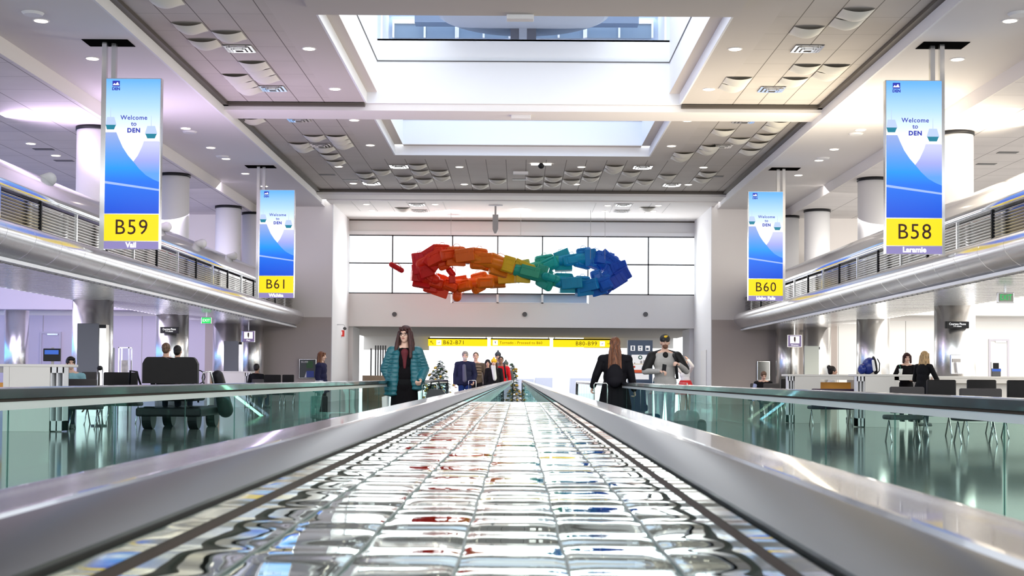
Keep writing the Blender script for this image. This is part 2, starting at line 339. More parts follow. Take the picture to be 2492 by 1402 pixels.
# far wall with the window band
zt, zb, zm = CZ+6.70, CZ+3.93, CZ+5.37
b = MB(); b.box(-8.0, 8.25, YF, YF+.3, zt, HD); b.box(-8.0, 8.25, YF, YF+.3, CZ+2.39, CZ+3.52)
xa, xb = at(1097, 725, YF).x, at(1433, 725, YF).x
b.box(-8.0, xa, YF, YF+.3, CZ+3.52, zb); b.box(xb, 8.25, YF, YF+.3, CZ+3.52, zb)
struct('wall_far', b, M('far_wall_paint', (0.80, 0.79, 0.78), 0.8))
struct('trim_7', MB().box(-8.0, 8.25, YF-.06, YF, HD-.06, HD), m_track)
struct('trim_8', MB().box(-8.0, 8.25, YF-.10, YF, zt, zt+.16), m_white)
mx = [845] + [955, 1101, 1211, 1320, 1431, 1578] + [1690]; xs = [at(p, 645, YF).x for p in mx]; xs[0] = -8.0; xs[-1] = 8.25
for k in range(7):
    w = empty('window_%d' % (k+5), ((xs[k]+xs[k+1])/2, YF+.1, zb)); tag(w, kind='structure')
    f = MB(); f.box(xs[k]-.03, xs[k]+.03, YF, YF+.12, zb, zt); f.box(xs[k], xs[k+1], YF, YF+.12, zm-.03, zm+.03); f.box(xs[k], xs[k+1], YF, YF+.12, zb, zb+.06); f.box(xs[k], xs[k+1], YF, YF+.12, zt-.05, zt)
    f.build('window_frame', m_dgrey, w, world=True)
    MB().box(xs[k]+.03, xs[k+1], YF+.05, YF+.06, zb, zt).build('pane', m_pane, w, world=True)
for k in range(3):
    pa = (1101, 1211, 1320, 1431); a, c = at(pa[k], 725, YF).x, at(pa[k+1], 725, YF).x
    w = empty('window_%d' % (k+12), ((a+c)/2, YF+.1, CZ+3.52)); tag(w, kind='structure')
    MB().box(a+.05, c-.05, YF+.12, YF+.2, CZ+3.52, zb).build('pane', M('dim_pane', (0.42, 0.52, 0.66), 0.15), w, world=True)
    f = MB(); f.box(a-.05, a+.05, YF-.01, YF+.2, CZ+3.52, zb); f.box(a, c, YF-.01, YF+.1, CZ+3.52, CZ+3.56); f.build('window_frame', m_well, w, world=True)
struct('ceiling', MB().box(-9, 9.2, YF+.3, 79, CZ+2.39, CZ+2.7), m_ceilC)
for px in (960, 1277, 1571):
    p = at(px, 765, YF); o = MB().cyl((p.x, p.z), 0.11, YF-.05, YF+.02, 24, axis='y').build('wall_speaker', m_dgrey); tag(o, 'round dark grey grille on the white far wall, %s' % {960: 'above the woman in teal', 1277: 'the middle of three', 1571: 'above the black cap'}[px], 'wall speaker')
# passage beyond: side walls and glazing posts
b = MB(); b.box(-8.0, -7.8, YF+.3, 66.5, 0, CZ+2.39); b.box(8.05, 8.25, YF+.3, 66.5, 0, CZ+2.39); struct('wall_passage', b, m_white)
b = MB(); b.box(-9, -5.2, 78.8, 79.0, CZ+1.6, CZ+2.39); b.box(3.8, 9, 78.8, 79.0, CZ+1.8, CZ+2.39)
struct('wall_passage_end', b, m_cream)
def post(px, y0, y1, Y, w, mat, label, nm='glazing_post'):
    p = at(px, y0, Y); o = MB().box(p.x-w/2, p.x+w/2, Y, Y+w, 0, p.z).build(nm, mat); return tag(o, label, 'post')
post(852, 822, 0, 64.6, .24, m_dgrey, 'wide dark post just inside the far opening at its left jamb')
post(864, 838, 0, 68, .09, m_brown, 'thin brown post beside the wide dark post at the far opening')
post(1684, 850, 0, 68, .10, m_dgrey, 'slim dark post right of the dancing figure in red skirt')
for k, px in enumerate((903, 914, 920, 926, 932, 938)):
    tag(MB().box(at(px, 850, 70).x-.035, at(px, 850, 70).x+.035, 70, 70.1, 0, CZ+1.65 if k else CZ+1.5).build('screen_slat', m_dgrey), 'dark vertical slat of the striped screen beside the woman in teal', 'screen slat', 'dark slats of the striped screen')

m_bluepane = glass_mat('blue_pane', (0.45, 0.68, 1.0), 0.5)
# side boundary walls and doors of the gate lounges
b = MB(); b.box(-27, -26.8, 20, YE, 0, 1.2); b.box(-27, -26.8, 20, YE, CZ+3.0, HB); struct('wall_left', b, m_mauve)
b = MB(); b.box(26.8, 27, 20, YE, 0, 1.2); b.box(26.8, 27, 20, YE, CZ+3.0, HB); struct('wall_right', b, m_cream)
for k in range(6):
    for s, nm in ((-1, 20), (1, 30)):
        y = 22+k*6.0; w = empty('window_%d' % (nm+k), (s*26.9, y, 1.2)); tag(w, kind='structure')
        f = MB(); f.box(s*26.9-.06, s*26.9+.06, y, y+.12, 1.2, CZ+3.0); f.box(s*26.9-.06, s*26.9+.06, y, y+6, 2.4, 2.5); f.build('window_frame', m_dgrey, w, world=True)
        MB().box(s*26.9-.01, s*26.9+.01, y+.12, y+6, 1.2, CZ+3.0).build('pane', m_bluepane if s < 0 else m_pane, w, world=True)
def door(n, px0, px1, py, mat):
    a, c = at(px0, py, YE-.02), at(px1, py, YE-.02); w = empty('door_%d' % n, ((a.x+c.x)/2, YE-.02, 0)); tag(w, kind='structure')
    MB().box(a.x, c.x, YE-.05, YE, 0, a.z).build('door_leaf', mat, w, world=True)
    f = MB(); f.box(a.x-.08, a.x, YE-.09, YE, 0, a.z+.08); f.box(c.x, c.x+.08, YE-.09, YE, 0, a.z+.08); f.box(a.x, c.x, YE-.09, YE, a.z, a.z+.08); f.build('door_frame', M('door_trim', (0.6, 0.58, 0.66), 0.5), w, world=True)
    MB().box(c.x-.5, c.x-.05, YE-.11, YE-.05, a.z-.06, a.z-.0).build('door_closer', m_steel, w, world=True)
door(1, 103, 145, 812, M('mauve_door', (0.60, 0.57, 0.70), 0.5)); door(2, 2410, 2450, 830, m_cream)
# white doors in the return wall on the right
b = MB(); b.box(8.19, 8.22, 59.2, 61.0, 0, CZ+1.3); struct('door_3', b, m_cream)

# ------------------------------------------------------------------ columns
def column(x, y, label, rr=0.55, top=HB):
    o = empty('column', (x, y, 0), 0, label, 'column', 'round columns along the gate lounges')
    MB().cyl((0, 0), rr, 0, CZ+2.6, 48).build('steel_cladding', m_polish, o, 'y' == 'y')
    if top > CZ+4:
        MB().cyl((0, 0), rr*.93, CZ+2.6, top-.10, 48).build('white_shaft', m_white, o, True)
        MB().cyl((0, 0), rr*.98, top-.10, top-.0, 48).build('dark_collar', m_black, o, True)
    return o
cl = [('behind the grey display tower', 'behind the blue backpack'), ('behind the cart riders', 'beside the woman with curly dark bun'), ('third from the camera on the left', 'third from the camera on the right')]
def col_label(k, s):
    return [['tall round column with steel lower half, behind the B59 sign and grey tower', 'tall round column with steel lower half, bearing the payphone on the right'],
            ['round steel-clad column behind the two heads in the cart', 'round steel-clad column behind the blue backpack on the counter'],
            ['round steel-clad column behind the grey display panel near the EXIT sign', 'round steel-clad column beside the restroom sign on the right']][k][s]
for k in range(3):
    column(-11.86, 37.7+8.68*k, col_label(k, 0)); column(12.12, 37.7+8.68*k, col_label(k, 1))
column(-11.25, 57.2, 'white column end tight against the left end wall above the balcony', .5); column(11.35, 57.2, 'white column end tight against the right end wall above the balcony', .5)
p = at(41, 770, 54.5); column(p.x, 54.5, 'steel column at the far left beside the blue window', .47, CZ+2.6)

# ------------------------------------------------------------------ balconies
def balcony(s, xe, label):
    # s = -1 left / 1 right; xe = |x| of the soffit edge
    o = empty('balcony', (s*xe, 14, 0), 0, label, 'balcony')
    def prof(pts): return [(s*u, CZ+h) for u, h in pts]
    b = MB(); pts = [(xe, 2.17), (xe-.20, 2.30), (xe-.33, 2.45), (xe-.38, 2.60), (xe-.33, 2.74), (xe-.16, 2.84), (xe+.1, 2.88)]
    y = 14.0
    while y < YE-.01:
        y1 = min(y+1.46, YE); b.extrude(prof(pts), y, y1-.012, closed=False)
        y = y1
    b.build('curved_silver_fascia', m_tube, o, True, True)
    b = MB(); b.extrude(prof([(xe, 2.10), (xe-.07, 2.10), (xe-.07, 2.17), (xe, 2.17)]), 14, YE); b.build('light_ledge', m_ledge, o, False, True)
    b = MB(); b.extrude(prof([(xe, 2.12), (xe+.0, 2.20), (xe+2.9, 2.20), (xe+2.9, 2.12)]), 14, YE); b.build('soffit', M('soffit_metal', (0.62, 0.60, 0.60), 0.2, 0.8), o, False, True)
    b = MB(); k = 0; yy = 14.0
    while yy < 50:
        b.box(s*(xe+.1) if s > 0 else s*(xe+2.8), s*(xe+2.8) if s > 0 else s*(xe+.1), yy, yy+.28, CZ+2.085, CZ+2.12); yy += .42
    b.build('soffit_slats', m_steel, o, False, True)
    # mirror backing, louvre slats and posts
    b = MB(); b.extrude(prof([(xe+.25, 2.85), (xe+.25, 3.5), (xe+.30, 3.5), (xe+.30, 2.85)]), 14, YE); b.build('louvre_backing', M('backing_mirror', (0.70, 0.68, 0.66), 0.08, 1.0), o, False, True)
    y = 14.0 + (0.4 if s > 0 else 0); i = 0
    while y < YE-.1:
        y1 = min(y+2.2, YE)
        b = MB()
        for q in range(9):
            h = 2.92+q*.062; b.extrude(prof([(xe+.10, h), (xe+.22, h+.022), (xe+.22, h+.030), (xe+.10, h+.010)]), y+.05, y1-.05)
        b.build('louvre_slats', m_slat, o, False, True)
        b = MB(); b.extrude(prof([(xe+.07, 2.86), (xe+.13, 2.86), (xe+.13, 3.50), (xe+.07, 3.50)]), y-.03, y+.03); b.build('louvre_post', m_steel if i % 2 else m_black, o, False, True)
        y = y1; i += 1
    b = MB(); pts = [(xe+.1, 3.50), (xe+.04, 3.53), (xe+.12, 3.70), (xe+.30, 3.95), (xe+.62, 4.22), (xe+.85, 4.32), (xe+1.0, 4.30), (xe+1.0, 3.5)]
    b.extrude(prof(pts), 14, YE, closed=False); b.build('glossy_upper_panel', m_gloss, o, True, True)
    b = MB(); b.box(*sorted((s*(xe+1.0), s*(xe+2.6))), 14, YE, CZ+3.3, CZ+3.48); b.build('upper_floor', m_grey, o, False, True)
    return o
balcony(-1, 9.55, 'left silver curved balcony front with horizontal louvres, under the B59 sign')
balcony(1, 9.55, 'right silver curved balcony front with horizontal louvres, under the B58 sign')
# spotlights on the balcony panels
def spot(px, py, Y, label):
    p = at(px, py, Y); o = empty('spotlight', p, 0, label, 'spotlight')
    b = MB(); b.cap((0, 0, 0), .10, (.16, .06, .02), .15); b.build('lamp_head', m_white, o, True)
    MB().tube([(0, 0, 0), (-.02, .05, -.18), (-.1, .08, -.30)], .035).build('bracket', m_grey, o, True); return o
spot(100, 437, 29, 'white spotlight on the left balcony top, left of the B59 sign'); spot(390, 553, 38, 'white spotlight peeking out right of the yellow B59 panel')
spot(478, 594, 42, 'white spotlight midway between the B59 and B61 signs'); spot(556, 624, 47, 'small white spotlight just left of the B61 sign')

# ------------------------------------------------------------------ central mirror deck and walkways
DK = CZ-0.064; XD0, XD1 = -0.125, 0.086
PX, PY = 0.0378, 0.0545; xs0 = 0.0172
dk = empty('mirror_deck', (0, 0.25, DK), 0, 'long rippled mirror steel deck strip between the two nearest handrails', 'deck')
b = MB()
def deckf(u, v):
    x = XD0+(XD1-XD0)*u; y = 0.25+3.35*v
    ph = (x-xs0)/PX; c = abs(((ph % 1.0)-0.5)*2); row = y/PY
    k = math.floor(ph); dy = 0.35*math.sin(k*2.1+1)
    z = -0.00075*c**6 + 0.00019*math.cos(2*math.pi*row) + 0.00009*math.sin(2*math.pi*row*0.47+dy) + 0.00006*math.sin(2*math.pi*row*1.63+k)
    z += 0.00008*math.sin(2*math.pi*(x/0.05+0.3*math.sin(y*9)))
    return (x, y, DK+z)
b.grid(deckf, 130, 1500); b.build('rippled_plate', m_mirror, dk, True, True)
b = MB()
for k in range(-4, 3):
    x = xs0+PX*(k+0.5)-PX/2
    if XD0+.004 < x < XD1-.004: b.tube([(x+0.0004*math.sin(y*43+k), y, DK-.0003) for y in [0.25+i*.02 for i in range(168)]], 0.0006, 6)
b.build('seam', M('seam_dark', (0.05, 0.07, 0.06), 0.35, 0.2), dk, True, True)
b = MB(); b.box(XD0-.0, XD1, 3.60, 3.63, DK-.02, DK+.001); b.build('end_frame', m_steel, dk, False, True)
b = MB(); b.box(XD0+.01, XD1-.01, 3.9, 33.5, .02, .06); b.build('lower_plate', M('lower_plate_mat', (0.85, 0.92, 0.95), 0.12, 0.9), dk, False, True)

def rail_profile(x0, x1, top, th=0.02, inner=+1):
    r = .006; return [(x0, top-th), (x0, top-r), (x0+r*.4, top-r*.3), (x0+r*1.4, top), (x1-r*1.4, top), (x1-r*.4, top-r*.3), (x1, top-r), (x1, top-th)]
def slope_profile(x0, x1, top, th, low):           # crowned rubber, falling towards the low side
    w = x1-x0; p = []
    for i in range(41):
        u = i/40; v = u if low > 0 else 1-u
        d = .0022*max(0, (.10-v)/.10)**2 + (.0018*math.exp(-((v-.56)/.022)**2)) + .0055*max(0, (v-.60)/.40)**1.8 + .0010*max(0, v-.58)/.42; p.append((x0+w*u, top-d))
    return [(x0, top-th-.001)]+p+[(x1, top-th-.001)]
m_railside = M('satin_rubber', (0.012, 0.011, 0.010), 0.30, 0.0, spec=.22)
def newel_rail(x0, x1, top, y0, y1, th, mat, parent, low=0):
    P_ = (lambda t: slope_profile(x0, x1, t, th, low)) if low else (lambda t: rail_profile(x0, x1, t, th))
    b = MB(); b.extrude(P_(top), y0, y1); n = 14; rad = .38
    pr = P_(0); base = len(b.v)
    for j in range(n+1):
        a = math.pi*j/n
        for (u, w) in pr: rr = rad + w; b.v.append((u, y1 + rr*math.sin(a), top-rad + rr*math.cos(a)))
    k = len(pr)
    for j in range(n):
        for i in range(k): l = (i+1) % k; b.f.append((base+j*k+i, base+j*k+l, base+(j+1)*k+l, base+(j+1)*k+i)); b.mi.append(0)
    if low:
        dark = [i for i in range(k) if (i == 0 or i >= k-2 or (((i-.5)/40 if low > 0 else 1-(i-.5)/40) > .585))]
        for q in range(len(b.f)):
            i = q if q < k else ((q-k-2) % k if q >= k+2 else -1)
            if i in dark: b.mi[q] = 1
    return b.build('handrail', [mat, m_railside] if low else mat, parent, False, True)
m_trim = M('champagne_trim', (0.80, 0.74, 0.66), 0.07, 1.0)
def walkway(s, inner_out, outer, hi, ho, ymax_i, ymax_o, label):
    # s side; inner_out = |x| of inner handrail's walkway-side edge; outer = |x| of the outer handrail's centre
    o = empty('moving_walkway', (s*(inner_out+outer)/2, -1.5, 0), 0, label, 'moving walkway')
    e0, e1 = sorted((s*inner_out, s*(inner_out-.076)))
    newel_rail(e0, e1, CZ-hi, -1.5, ymax_i, .0068, m_rail, o, -s)
    xin = s*(inner_out-.076)                                              # deck-side face
    def strip(nm, mat, d0, d1, inset=0.0):
        xa, xb_ = sorted((xin+s*inset, xin+s*.055)); MB().box(xa, xb_, -1.5, ymax_i, CZ-d1, CZ-d0).build(nm, mat, o, False, True)
    strip('black_groove', M('groove_black', (.006, .008, .008), .6, spec=.3), .0508, .0530, .004); strip('balustrade_trim', m_trim, .0530, .0582, -.0004); strip('bronze_channel', m_brown, .0582, .0622, .002); strip('edge_bead', m_chrome, .0622, .0665, -.0008)
    b = MB(); xa, xb_ = sorted((xin, xin+s*.03)); b.box(xa, xb_, -1.5, ymax_i, CZ-hi-.060, CZ-.0665); b.box(xa, xb_, -1.5, ymax_i, 0, .08); b.build('inner_skirt', m_steel, o, False, True)
    y = .5
    while y < ymax_i: y1 = min(y+1.31, ymax_i); MB().box(min(xin, xin+s*.03)+.01, min(xin, xin+s*.03)+.02, y+.004, y1-.004, .08, CZ-hi-.06).build('glass_panel', m_glass, o, False, True); y = y1
    # outer balustrade
    xo = s*outer; top = CZ-ho
    newel_rail(xo-.038, xo+.038, top, -1.5, ymax_o, .040, m_rail2, o)
    b = MB(); b.box(xo-.028, xo+.028, -1.5, ymax_o, top-.052, top-.040); b.build('rail_channel', m_brown, o, False, True)
    b = MB(); b.box(xo-.024, xo+.024, -1.5, ymax_o, top-.082, top-.052); b.build('balustrade_trim', m_alu, o, False, True)
    y = 0.99 if s < 0 else 0.6
    k = 0
    while y < ymax_o:
        y1 = min(y+1.31, ymax_o); MB().box(xo-.005, xo+.005, y+.0012, y1-.0012, .06, top-.07).build('glass_panel', m_glass, o, False, True)
        MB().box(xo-.0015, xo+.0015, y-.001, y+.001, .06, top-.082).build('glass_joint', m_dgrey, o, False, True); y = y1
    b = MB(); b.box(xo-.07, xo+.07, -1.5, ymax_o, 0, .07); b.build('outer_skirt', m_steel, o, False, True)
    xa, xb_ = sorted((s*(inner_out), xo-s*.07)); b = MB(); b.box(xa, xb_, -1.5, ymax_i, .001, .02); b.build('pallet_belt', m_belt, o, False, True)
    return o
walkway(-1, .2005, 1.85, .043, .0443, 33.5, 35.0, 'left moving walkway with black handrails and green glass, carrying the woman in teal')
walkway(1, .162, 1.62, .043, .0525, 33.5, 37.0, 'right moving walkway with black handrails and green glass, carrying the long-haired woman')

# ------------------------------------------------------------------ gate signs
def grad_mat(name, h, stops, estr):
    m = bpy.data.materials.new(name); m.use_nodes = True; nt = m.node_tree; b = nt.nodes['Principled BSDF']; b.inputs['Base Color'].default_value = (0, 0, 0, 1); b.inputs['Roughness'].default_value = .3
    tc = nt.nodes.new('ShaderNodeTexCoord'); sp = nt.nodes.new('ShaderNodeSeparateXYZ'); nt.links.new(tc.outputs['Object'], sp.inputs[0])
    cr = nt.nodes.new('ShaderNodeValToRGB'); nt.links.new(math_node(nt, 'DIVIDE', sp.outputs[2], h), cr.inputs[0])
    for i, (p, c) in enumerate(stops):
        e = cr.color_ramp.elements[i] if i < 2 else cr.color_ramp.elements.new(p)
        e.position = p; e.color = (*c, 1)
    nt.links.new(cr.outputs[0], b.inputs['Emission Color']); b.inputs['Emission Strength'].default_value = estr; MATS[name] = m; return m
def em(name, c, s=1.0): return M(name, (0, 0, 0), 0.4, emit=c, estr=s)
m_scr = grad_mat('screen_sky', 2.9, [(0.0, (0.0, 0.12, 0.75)), (0.40, (0.85, 0.92, 1.0)), (0.62, (0.80, 0.88, 1.0)), (0.80, (0.42, 0.66, 1.0)), (1.0, (0.13, 0.42, 0.95))], 1.1)
m_tent = grad_mat('screen_tent', 2.9, [(0.0, (0.0, 0.07, 0.68)), (0.24, (0.0, 0.16, 0.85)), (0.34, (0.0, 0.30, 1.0)), (0.45, (0.10, 0.33, 0.85)), (0.62, (0.33, 0.42, 0.78))], 1.0)
m_tent2 = grad_mat('screen_tent_pale', 2.9, [(0.30, (0.10, 0.35, 0.95)), (0.40, (0.36, 0.40, 0.85)), (0.52, (0.60, 0.62, 0.95))], 1.0)
m_yel = em('sign_yellow', (1.0, 0.72, 0.0), 1.05); m_pur = em('sign_purple', (0.27, 0.23, 0.50), 1.0); m_wh = em('sign_white', (1, 1, 1), 1.3); m_navy = em('screen_navy', (0.02, 0.03, 0.45), .9)
m_txt = M('sign_ink', (0.07, 0.02, 0.015), .5); m_teal = em('screen_teal', (0.0, 0.20, 0.30), 1.0); m_pale = em('screen_pale', (0.50, 0.62, 0.90), 1.0); m_road = em('screen_road', (0.35, 0.50, 0.95), 1.0)
def sign(px0, px1, pt, pb, Y, gate, city, s, label):
    a, c = at(px0, (pt+pb)/2, Y), at(px1, (pt+pb)/2, Y); w = c.x-a.x; zt_ = at((px0+px1)/2, pt, Y).z; zb_ = at((px0+px1)/2, pb, Y).z; hh = zt_-zb_
    o = empty('gate_sign', (a.x, Y, zb_), 0, label, 'gate sign')
    k = w/1.17; hc = .165*k; hy = .58*k; y0 = hc+hy+.02
    MB().box(-.02, w+.02, 0.0, .16, 0, hh+.015).build('casing', m_steel, o)
    H = hh-y0
    ss = MB().quad((0, 0, 0), (w, 0, 0), (w, 0, H), (0, 0, H)).build('display_screen', m_scr, o); ss.location = (0, -.004, y0)
    def S(pts, mat, dy, nm='picture'):
        q = MB(); q.quad(*[(x*w, 0, z*H) for x, z in pts]); r = q.build(nm, mat, ss); r.location = (0, -dy, 0); return r
    # far (right) tent, near (left) tent, towers, road line: the picture shown on the screen
    right = [(0.52, .385), (.60, .43), (.68, .50), (.72, .55), (.96, .55), (1, .53), (1, .2), (.5, .2)]
    S([(x, z) for x, z in right][::-1], m_tent2, .002)
    left = [(0, 0), (0, .615), (.16, .615), (.2, .60), (.24, .56), (.32, .49), (.42, .43), (.53, .38), (.62, .335), (.75, .285), (.88, .255), (1, .235), (1, 0)]
    S(left[::-1], m_tent, .004)
    def tower(cx, z, w2, clip0, clip1):
        def cl_(pts): return [(min(max(x, clip0), clip1), zz) for x, zz in pts]
        S(cl_([(cx-w2*1.25, z-.008), (cx+w2*1.25, z-.008), (cx+w2*.85, z+.04), (cx-w2*.85, z+.04)]), m_wh, .005)
        S(cl_([(cx-w2*.6, z+.012), (cx+w2*.6, z+.012), (cx+w2*.92, z+.047), (cx-w2*.92, z+.047)]), m_teal, .006)
        S(cl_([(cx-w2, z+.047), (cx+w2, z+.047), (cx+w2*.62, z+.105), (cx-w2*.62, z+.105)]), m_pale, .006)
        S(cl_([(cx-.006, z+.105), (cx+.006, z+.105), (cx+.003, z+.18), (cx-.003, z+.18)]), m_pale, .005)
    tower(.09, .61, .11, 0, 1); tower(.84, .545, .115, 0, 1)
    S([(0, .222), (1, .168), (1, .182), (0, .240)], m_road, .006, 'picture')
    S([(.115, .985), (.115, .942), (.25, .942), (.25, .985)][::-1], m_navy, .005, 'logo')
    S([(.12, .952), (.15, .968), (.17, .958), (.21, .976), (.24, .952)][::-1], m_wh, .007, 'logo')
    text('DEN', .085*k, m_navy, (.182*w, -.008, .924*H), ss, bold=.004)
    text('Welcome', .135*k, m_navy, (.52*w, -.008, .71*H), ss, space=1.1, bold=.002); text('to', .135*k, m_navy, (.52*w, -.008, .665*H), ss, bold=.002); text('DEN', .13*k, m_navy, (.52*w, -.008, .615*H), ss, bold=.006, space=1.15)
    g = MB().box(0, w, -.01, 0, hc+.012, hc+hy).build('gate_number_panel', m_yel, o); text(gate, .46*k, m_txt, (w/2, -.014, hc+hy/2), g, space=1.12, bold=.0, sx=.95)
    g = MB().box(0, w, -.01, 0, 0, hc-.005).build('place_name_panel', m_pur, o); text(city, .155*k, m_wh, (w/2, -.014, hc/2), g, bold=.006)
    # posts up to the ceiling
    zc = HA-zb_
    xp = (-.16 if s < 0 else w+.02)
    for q in range(2):
        x = xp + (0 if q == 0 else (.17 if s < 0 else -.17)); top = zc
        MB().box(x, x+.10, .17+.12*q, .29+.12*q, (-.0 if q == 0 else hh-.6), top).build('post', m_steel, o)
    xm = xp+.1; MB().box(xm-.5, xm+.5, .0, .62, zc-.012, zc-.002).build('ceiling_slot', M('slot_dark', (.006, .006, .006), 1.0, spec=0), o)
    return o
sign(256, 388, 192, 606, 29.2, 'B59', 'Vail', -1, 'tall hanging gate sign reading B59 Vail under a blue welcome screen')
sign(632, 715, 463, 725, 46.6, 'B61', 'Wichita', -1, 'tall hanging gate sign reading B61 Wichita under a blue welcome screen')
sign(2157, 2292, 197, 618, 29.0, 'B58', 'Laramie', 1, 'tall hanging gate sign reading B58 Laramie under a blue welcome screen')
sign(1822, 1905, 467, 732, 46.4, 'B60', 'Idaho Falls', 1, 'tall hanging gate sign reading B60 Idaho Falls under a blue welcome screen')

# ------------------------------------------------------------------ ceiling fittings
GX, GY = 0.71, 0.71
def snap(p, Yb):
    return (XL+.03+math.floor((p.x-XL-.03)/GX)*GX, math.floor(p.y/GY)*GY)
protoB = None; seen = set()
bl = {'A': 'scalloped cream baffle under the tiles left of the near skylight', 'B': 'scalloped cream baffle under the tiles right of the near skylight', 'C': 'scalloped cream baffle under the tiles left of the far skylight', 'D': 'scalloped cream baffle in the tiled strip between far skylight and last crossbeam', 'E': 'scalloped cream baffle under the tiles right of the far skylight', 'F': 'scalloped cream baffle in a tile patch above the rainbow sculpture'}
def bf(u, v):
    e = math.sin(math.pi*u)**0.8; x = .02+.67*u; y = .02+.67*v
    return (x, y, -.015 - .17*e*math.sin(math.pi*(.12+.80*v))**1.0)
bmesh_ = MB().grid(bf, 20, 12).mesh('ceiling_baffle', m_baffle, True)
def baffle(px, py, k, z=HC):
    p = atz(px, py, z); g = snap(p, 0)
    if (g, z) in seen or (z == HC and (g[0] > XR-.93 or g[0] < XL+.02)): return
    seen.add((g, z))
    o = bpy.data.objects.new('ceiling_baffle', bmesh_); C.objects.link(o); o.location = (g[0], g[1], z); tag(o, bl[k], 'ceiling baffle', 'baffles: '+bl[k][16:])
for k, L in {
 'A': [(402,5),(458,65),(485,95),(500,108),(548,80),(612,152),(625,168),(648,190),(565,180),(585,200),(600,220)],
 'B': [(2114,37),(2082,60),(1995,80),(2119,116),(2092,142),(2062,164),(1925,168),(1992,168),(1982,183),(1898,193),(1828,194),(1814,208)],
 'C': [(617,293),(768,335),(714,347),(731,360),(788,364),(811,379),(818,335),(840,339),(847,355),(832,392)],
 'D': [(890,422),(904,434),(931,417),(984,432),(994,449),(1018,401),(1024,416),(1031,434),(1071,419),(1078,431),(1175,449),(1222,439),(1313,432),(1313,449),(1363,432),(1360,448),(1410,422),(1407,436),(1460,419),(1454,432),(1517,401),(1510,414),(1557,419),(1541,449),(1588,439),(1641,429)],
 'E': [(1871,295),(1858,312),(1841,327),(1821,349),(1807,362),(1784,322),(1771,339),(1700,359),(1687,372),(1680,382),(1744,365),(1704,417),(1693,432)]}.items():
    for q in L: baffle(q[0], q[1], k)
for q in ((980, 509), (1560, 508)): baffle(q[0], q[1], 'F', HD)
# tile patches in the end ceiling
b = MB()
for pa, pb in ((850, 1075), (1455, 1640)):
    a0, a1 = atz(pa, 485, HD), atz(pb, 485, HD); n_ = max(2, round((a1.x-a0.x)/.75))
    for i in range(n_+1): x = a0.x+(a1.x-a0.x)*i/n_; b.box(x-.012, x+.012, 57.0, 60.3, HD-.006, HD-.001)
struct('trim_9', b, m_grey)
# vents
def vent(px, py, z, label, dark=False):
    p = atz(px, py, z); o = empty('ceiling_vent', (p.x, p.y, z), 0, label, 'ceiling vent', 'square vents in the coffered ceiling' if not dark else None)
    if dark:
        MB().box(-.3, .3, -.14, .14, -.012, -.002).build('grille', m_dgrey, o); return
    MB().box(-.33, .33, -.33, .33, -.008, -.002).build('backing', m_grey, o)
    b = MB()
    for r_, zz in ((.30, -.02), (.21, -.045), (.12, -.065)):
        for sx in (-1, 1):
            b.box(sx*r_-.03, sx*r_+.03, -r_-.03, r_+.03, zz-.01, zz); b.box(-r_, r_, sx*r_-.03, sx*r_+.03, zz-.011, zz-.001)
    b.build('louvre_ring', m_chrome, o)
lv = 'square louvred metal ceiling vent '
for px, py, t in ((583, 117, 'nearest the camera on the left tiles'), (664, 214, 'second from the camera on the left tiles'), (727, 290, 'just past the crossbeam on the left'), (781, 352, 'amid baffles left of the far skylight'),
                  (971, 404, 'left of two nearest the far skylight edge'), (904, 445, 'at the left end of the last crossbeam'), (1564, 406, 'right of two nearest the far skylight edge'), (1635, 449, 'at the right end of the last crossbeam'),
                  (1965, 117, 'nearest the camera on the right tiles'), (1878, 216, 'second from the camera on the right tiles'), (1811, 293, 'just past the crossbeam on the right'), (1757, 354, 'amid baffles right of the far skylight')):
    vent(px, py, HC, lv+t)
for px, py, t in ((1015, 497, 'near the left end of the sculpture, front'), (1022, 512, 'near the left end of the sculpture, rear'), (1517, 498, 'near the right end of the sculpture, front'), (1513, 513, 'near the right end of the sculpture, rear')):
    vent(px, py, HD, lv+t)
for px, py, z, t in ((796, 425, HC, 'narrow dark slot vent at the left end of the last tile rows'), (853, 438, HC, 'narrow dark slot vent beside the small square vent on the left'), (1266, 437, HC, 'narrow dark slot vent in the middle of the last tile rows'), (1741, 429, HC, 'narrow dark slot vent at the right end of the last tile rows'),
                     (106, 363, HB, 'dark slot vent in the left lounge ceiling, nearer one'), (156, 391, HB, 'dark slot vent in the left lounge ceiling, farther one'), (2452, 371, HB, 'slot vent in the right lounge ceiling, nearer one'), (2400, 399, HB, 'slot vent in the right lounge ceiling, farther one')):
    vent(px, py, z, t, True)
# downlights
ring = MB().cyl((0, 0), .17, -.012, 0, 28).mesh('rim', m_white, False); disc = MB().cyl((0, 0), .135, -.017, -.010, 28).mesh('bulb', m_lamp)
def down(px, py, z, where, grp):
    p = atz(px, py, z); o = empty('downlight', (p.x, p.y, z), 0, 'round lit recessed downlight '+where, 'downlight', grp)
    for nm, me in (('rim', ring), ('bulb', disc)): q = bpy.data.objects.new(nm, me); C.objects.link(q); q.parent = o
for px, py in ((100,50),(225,142),(452,312),(513,359),(550,386),(597,422),(643,453)): down(px, py, HA, 'in the smooth ceiling left of the coffer', 'downlights left of the coffer')
for px, py in ((2458,50),(2330,144),(2094,316),(2030,363),(1993,390),(1943,426)): down(px, py, HA, 'in the smooth ceiling right of the coffer', 'downlights right of the coffer')
for px, py in ((752,118),(815,216),(862,292),(901,353)): down(px, py, HC, 'in the flat band left of the skylights', 'downlights left of the skylights')
for px, py in ((1789,119),(1725,217),(1673,293),(1634,355)): down(px, py, HC, 'in the flat band right of the skylights', 'downlights right of the skylights')
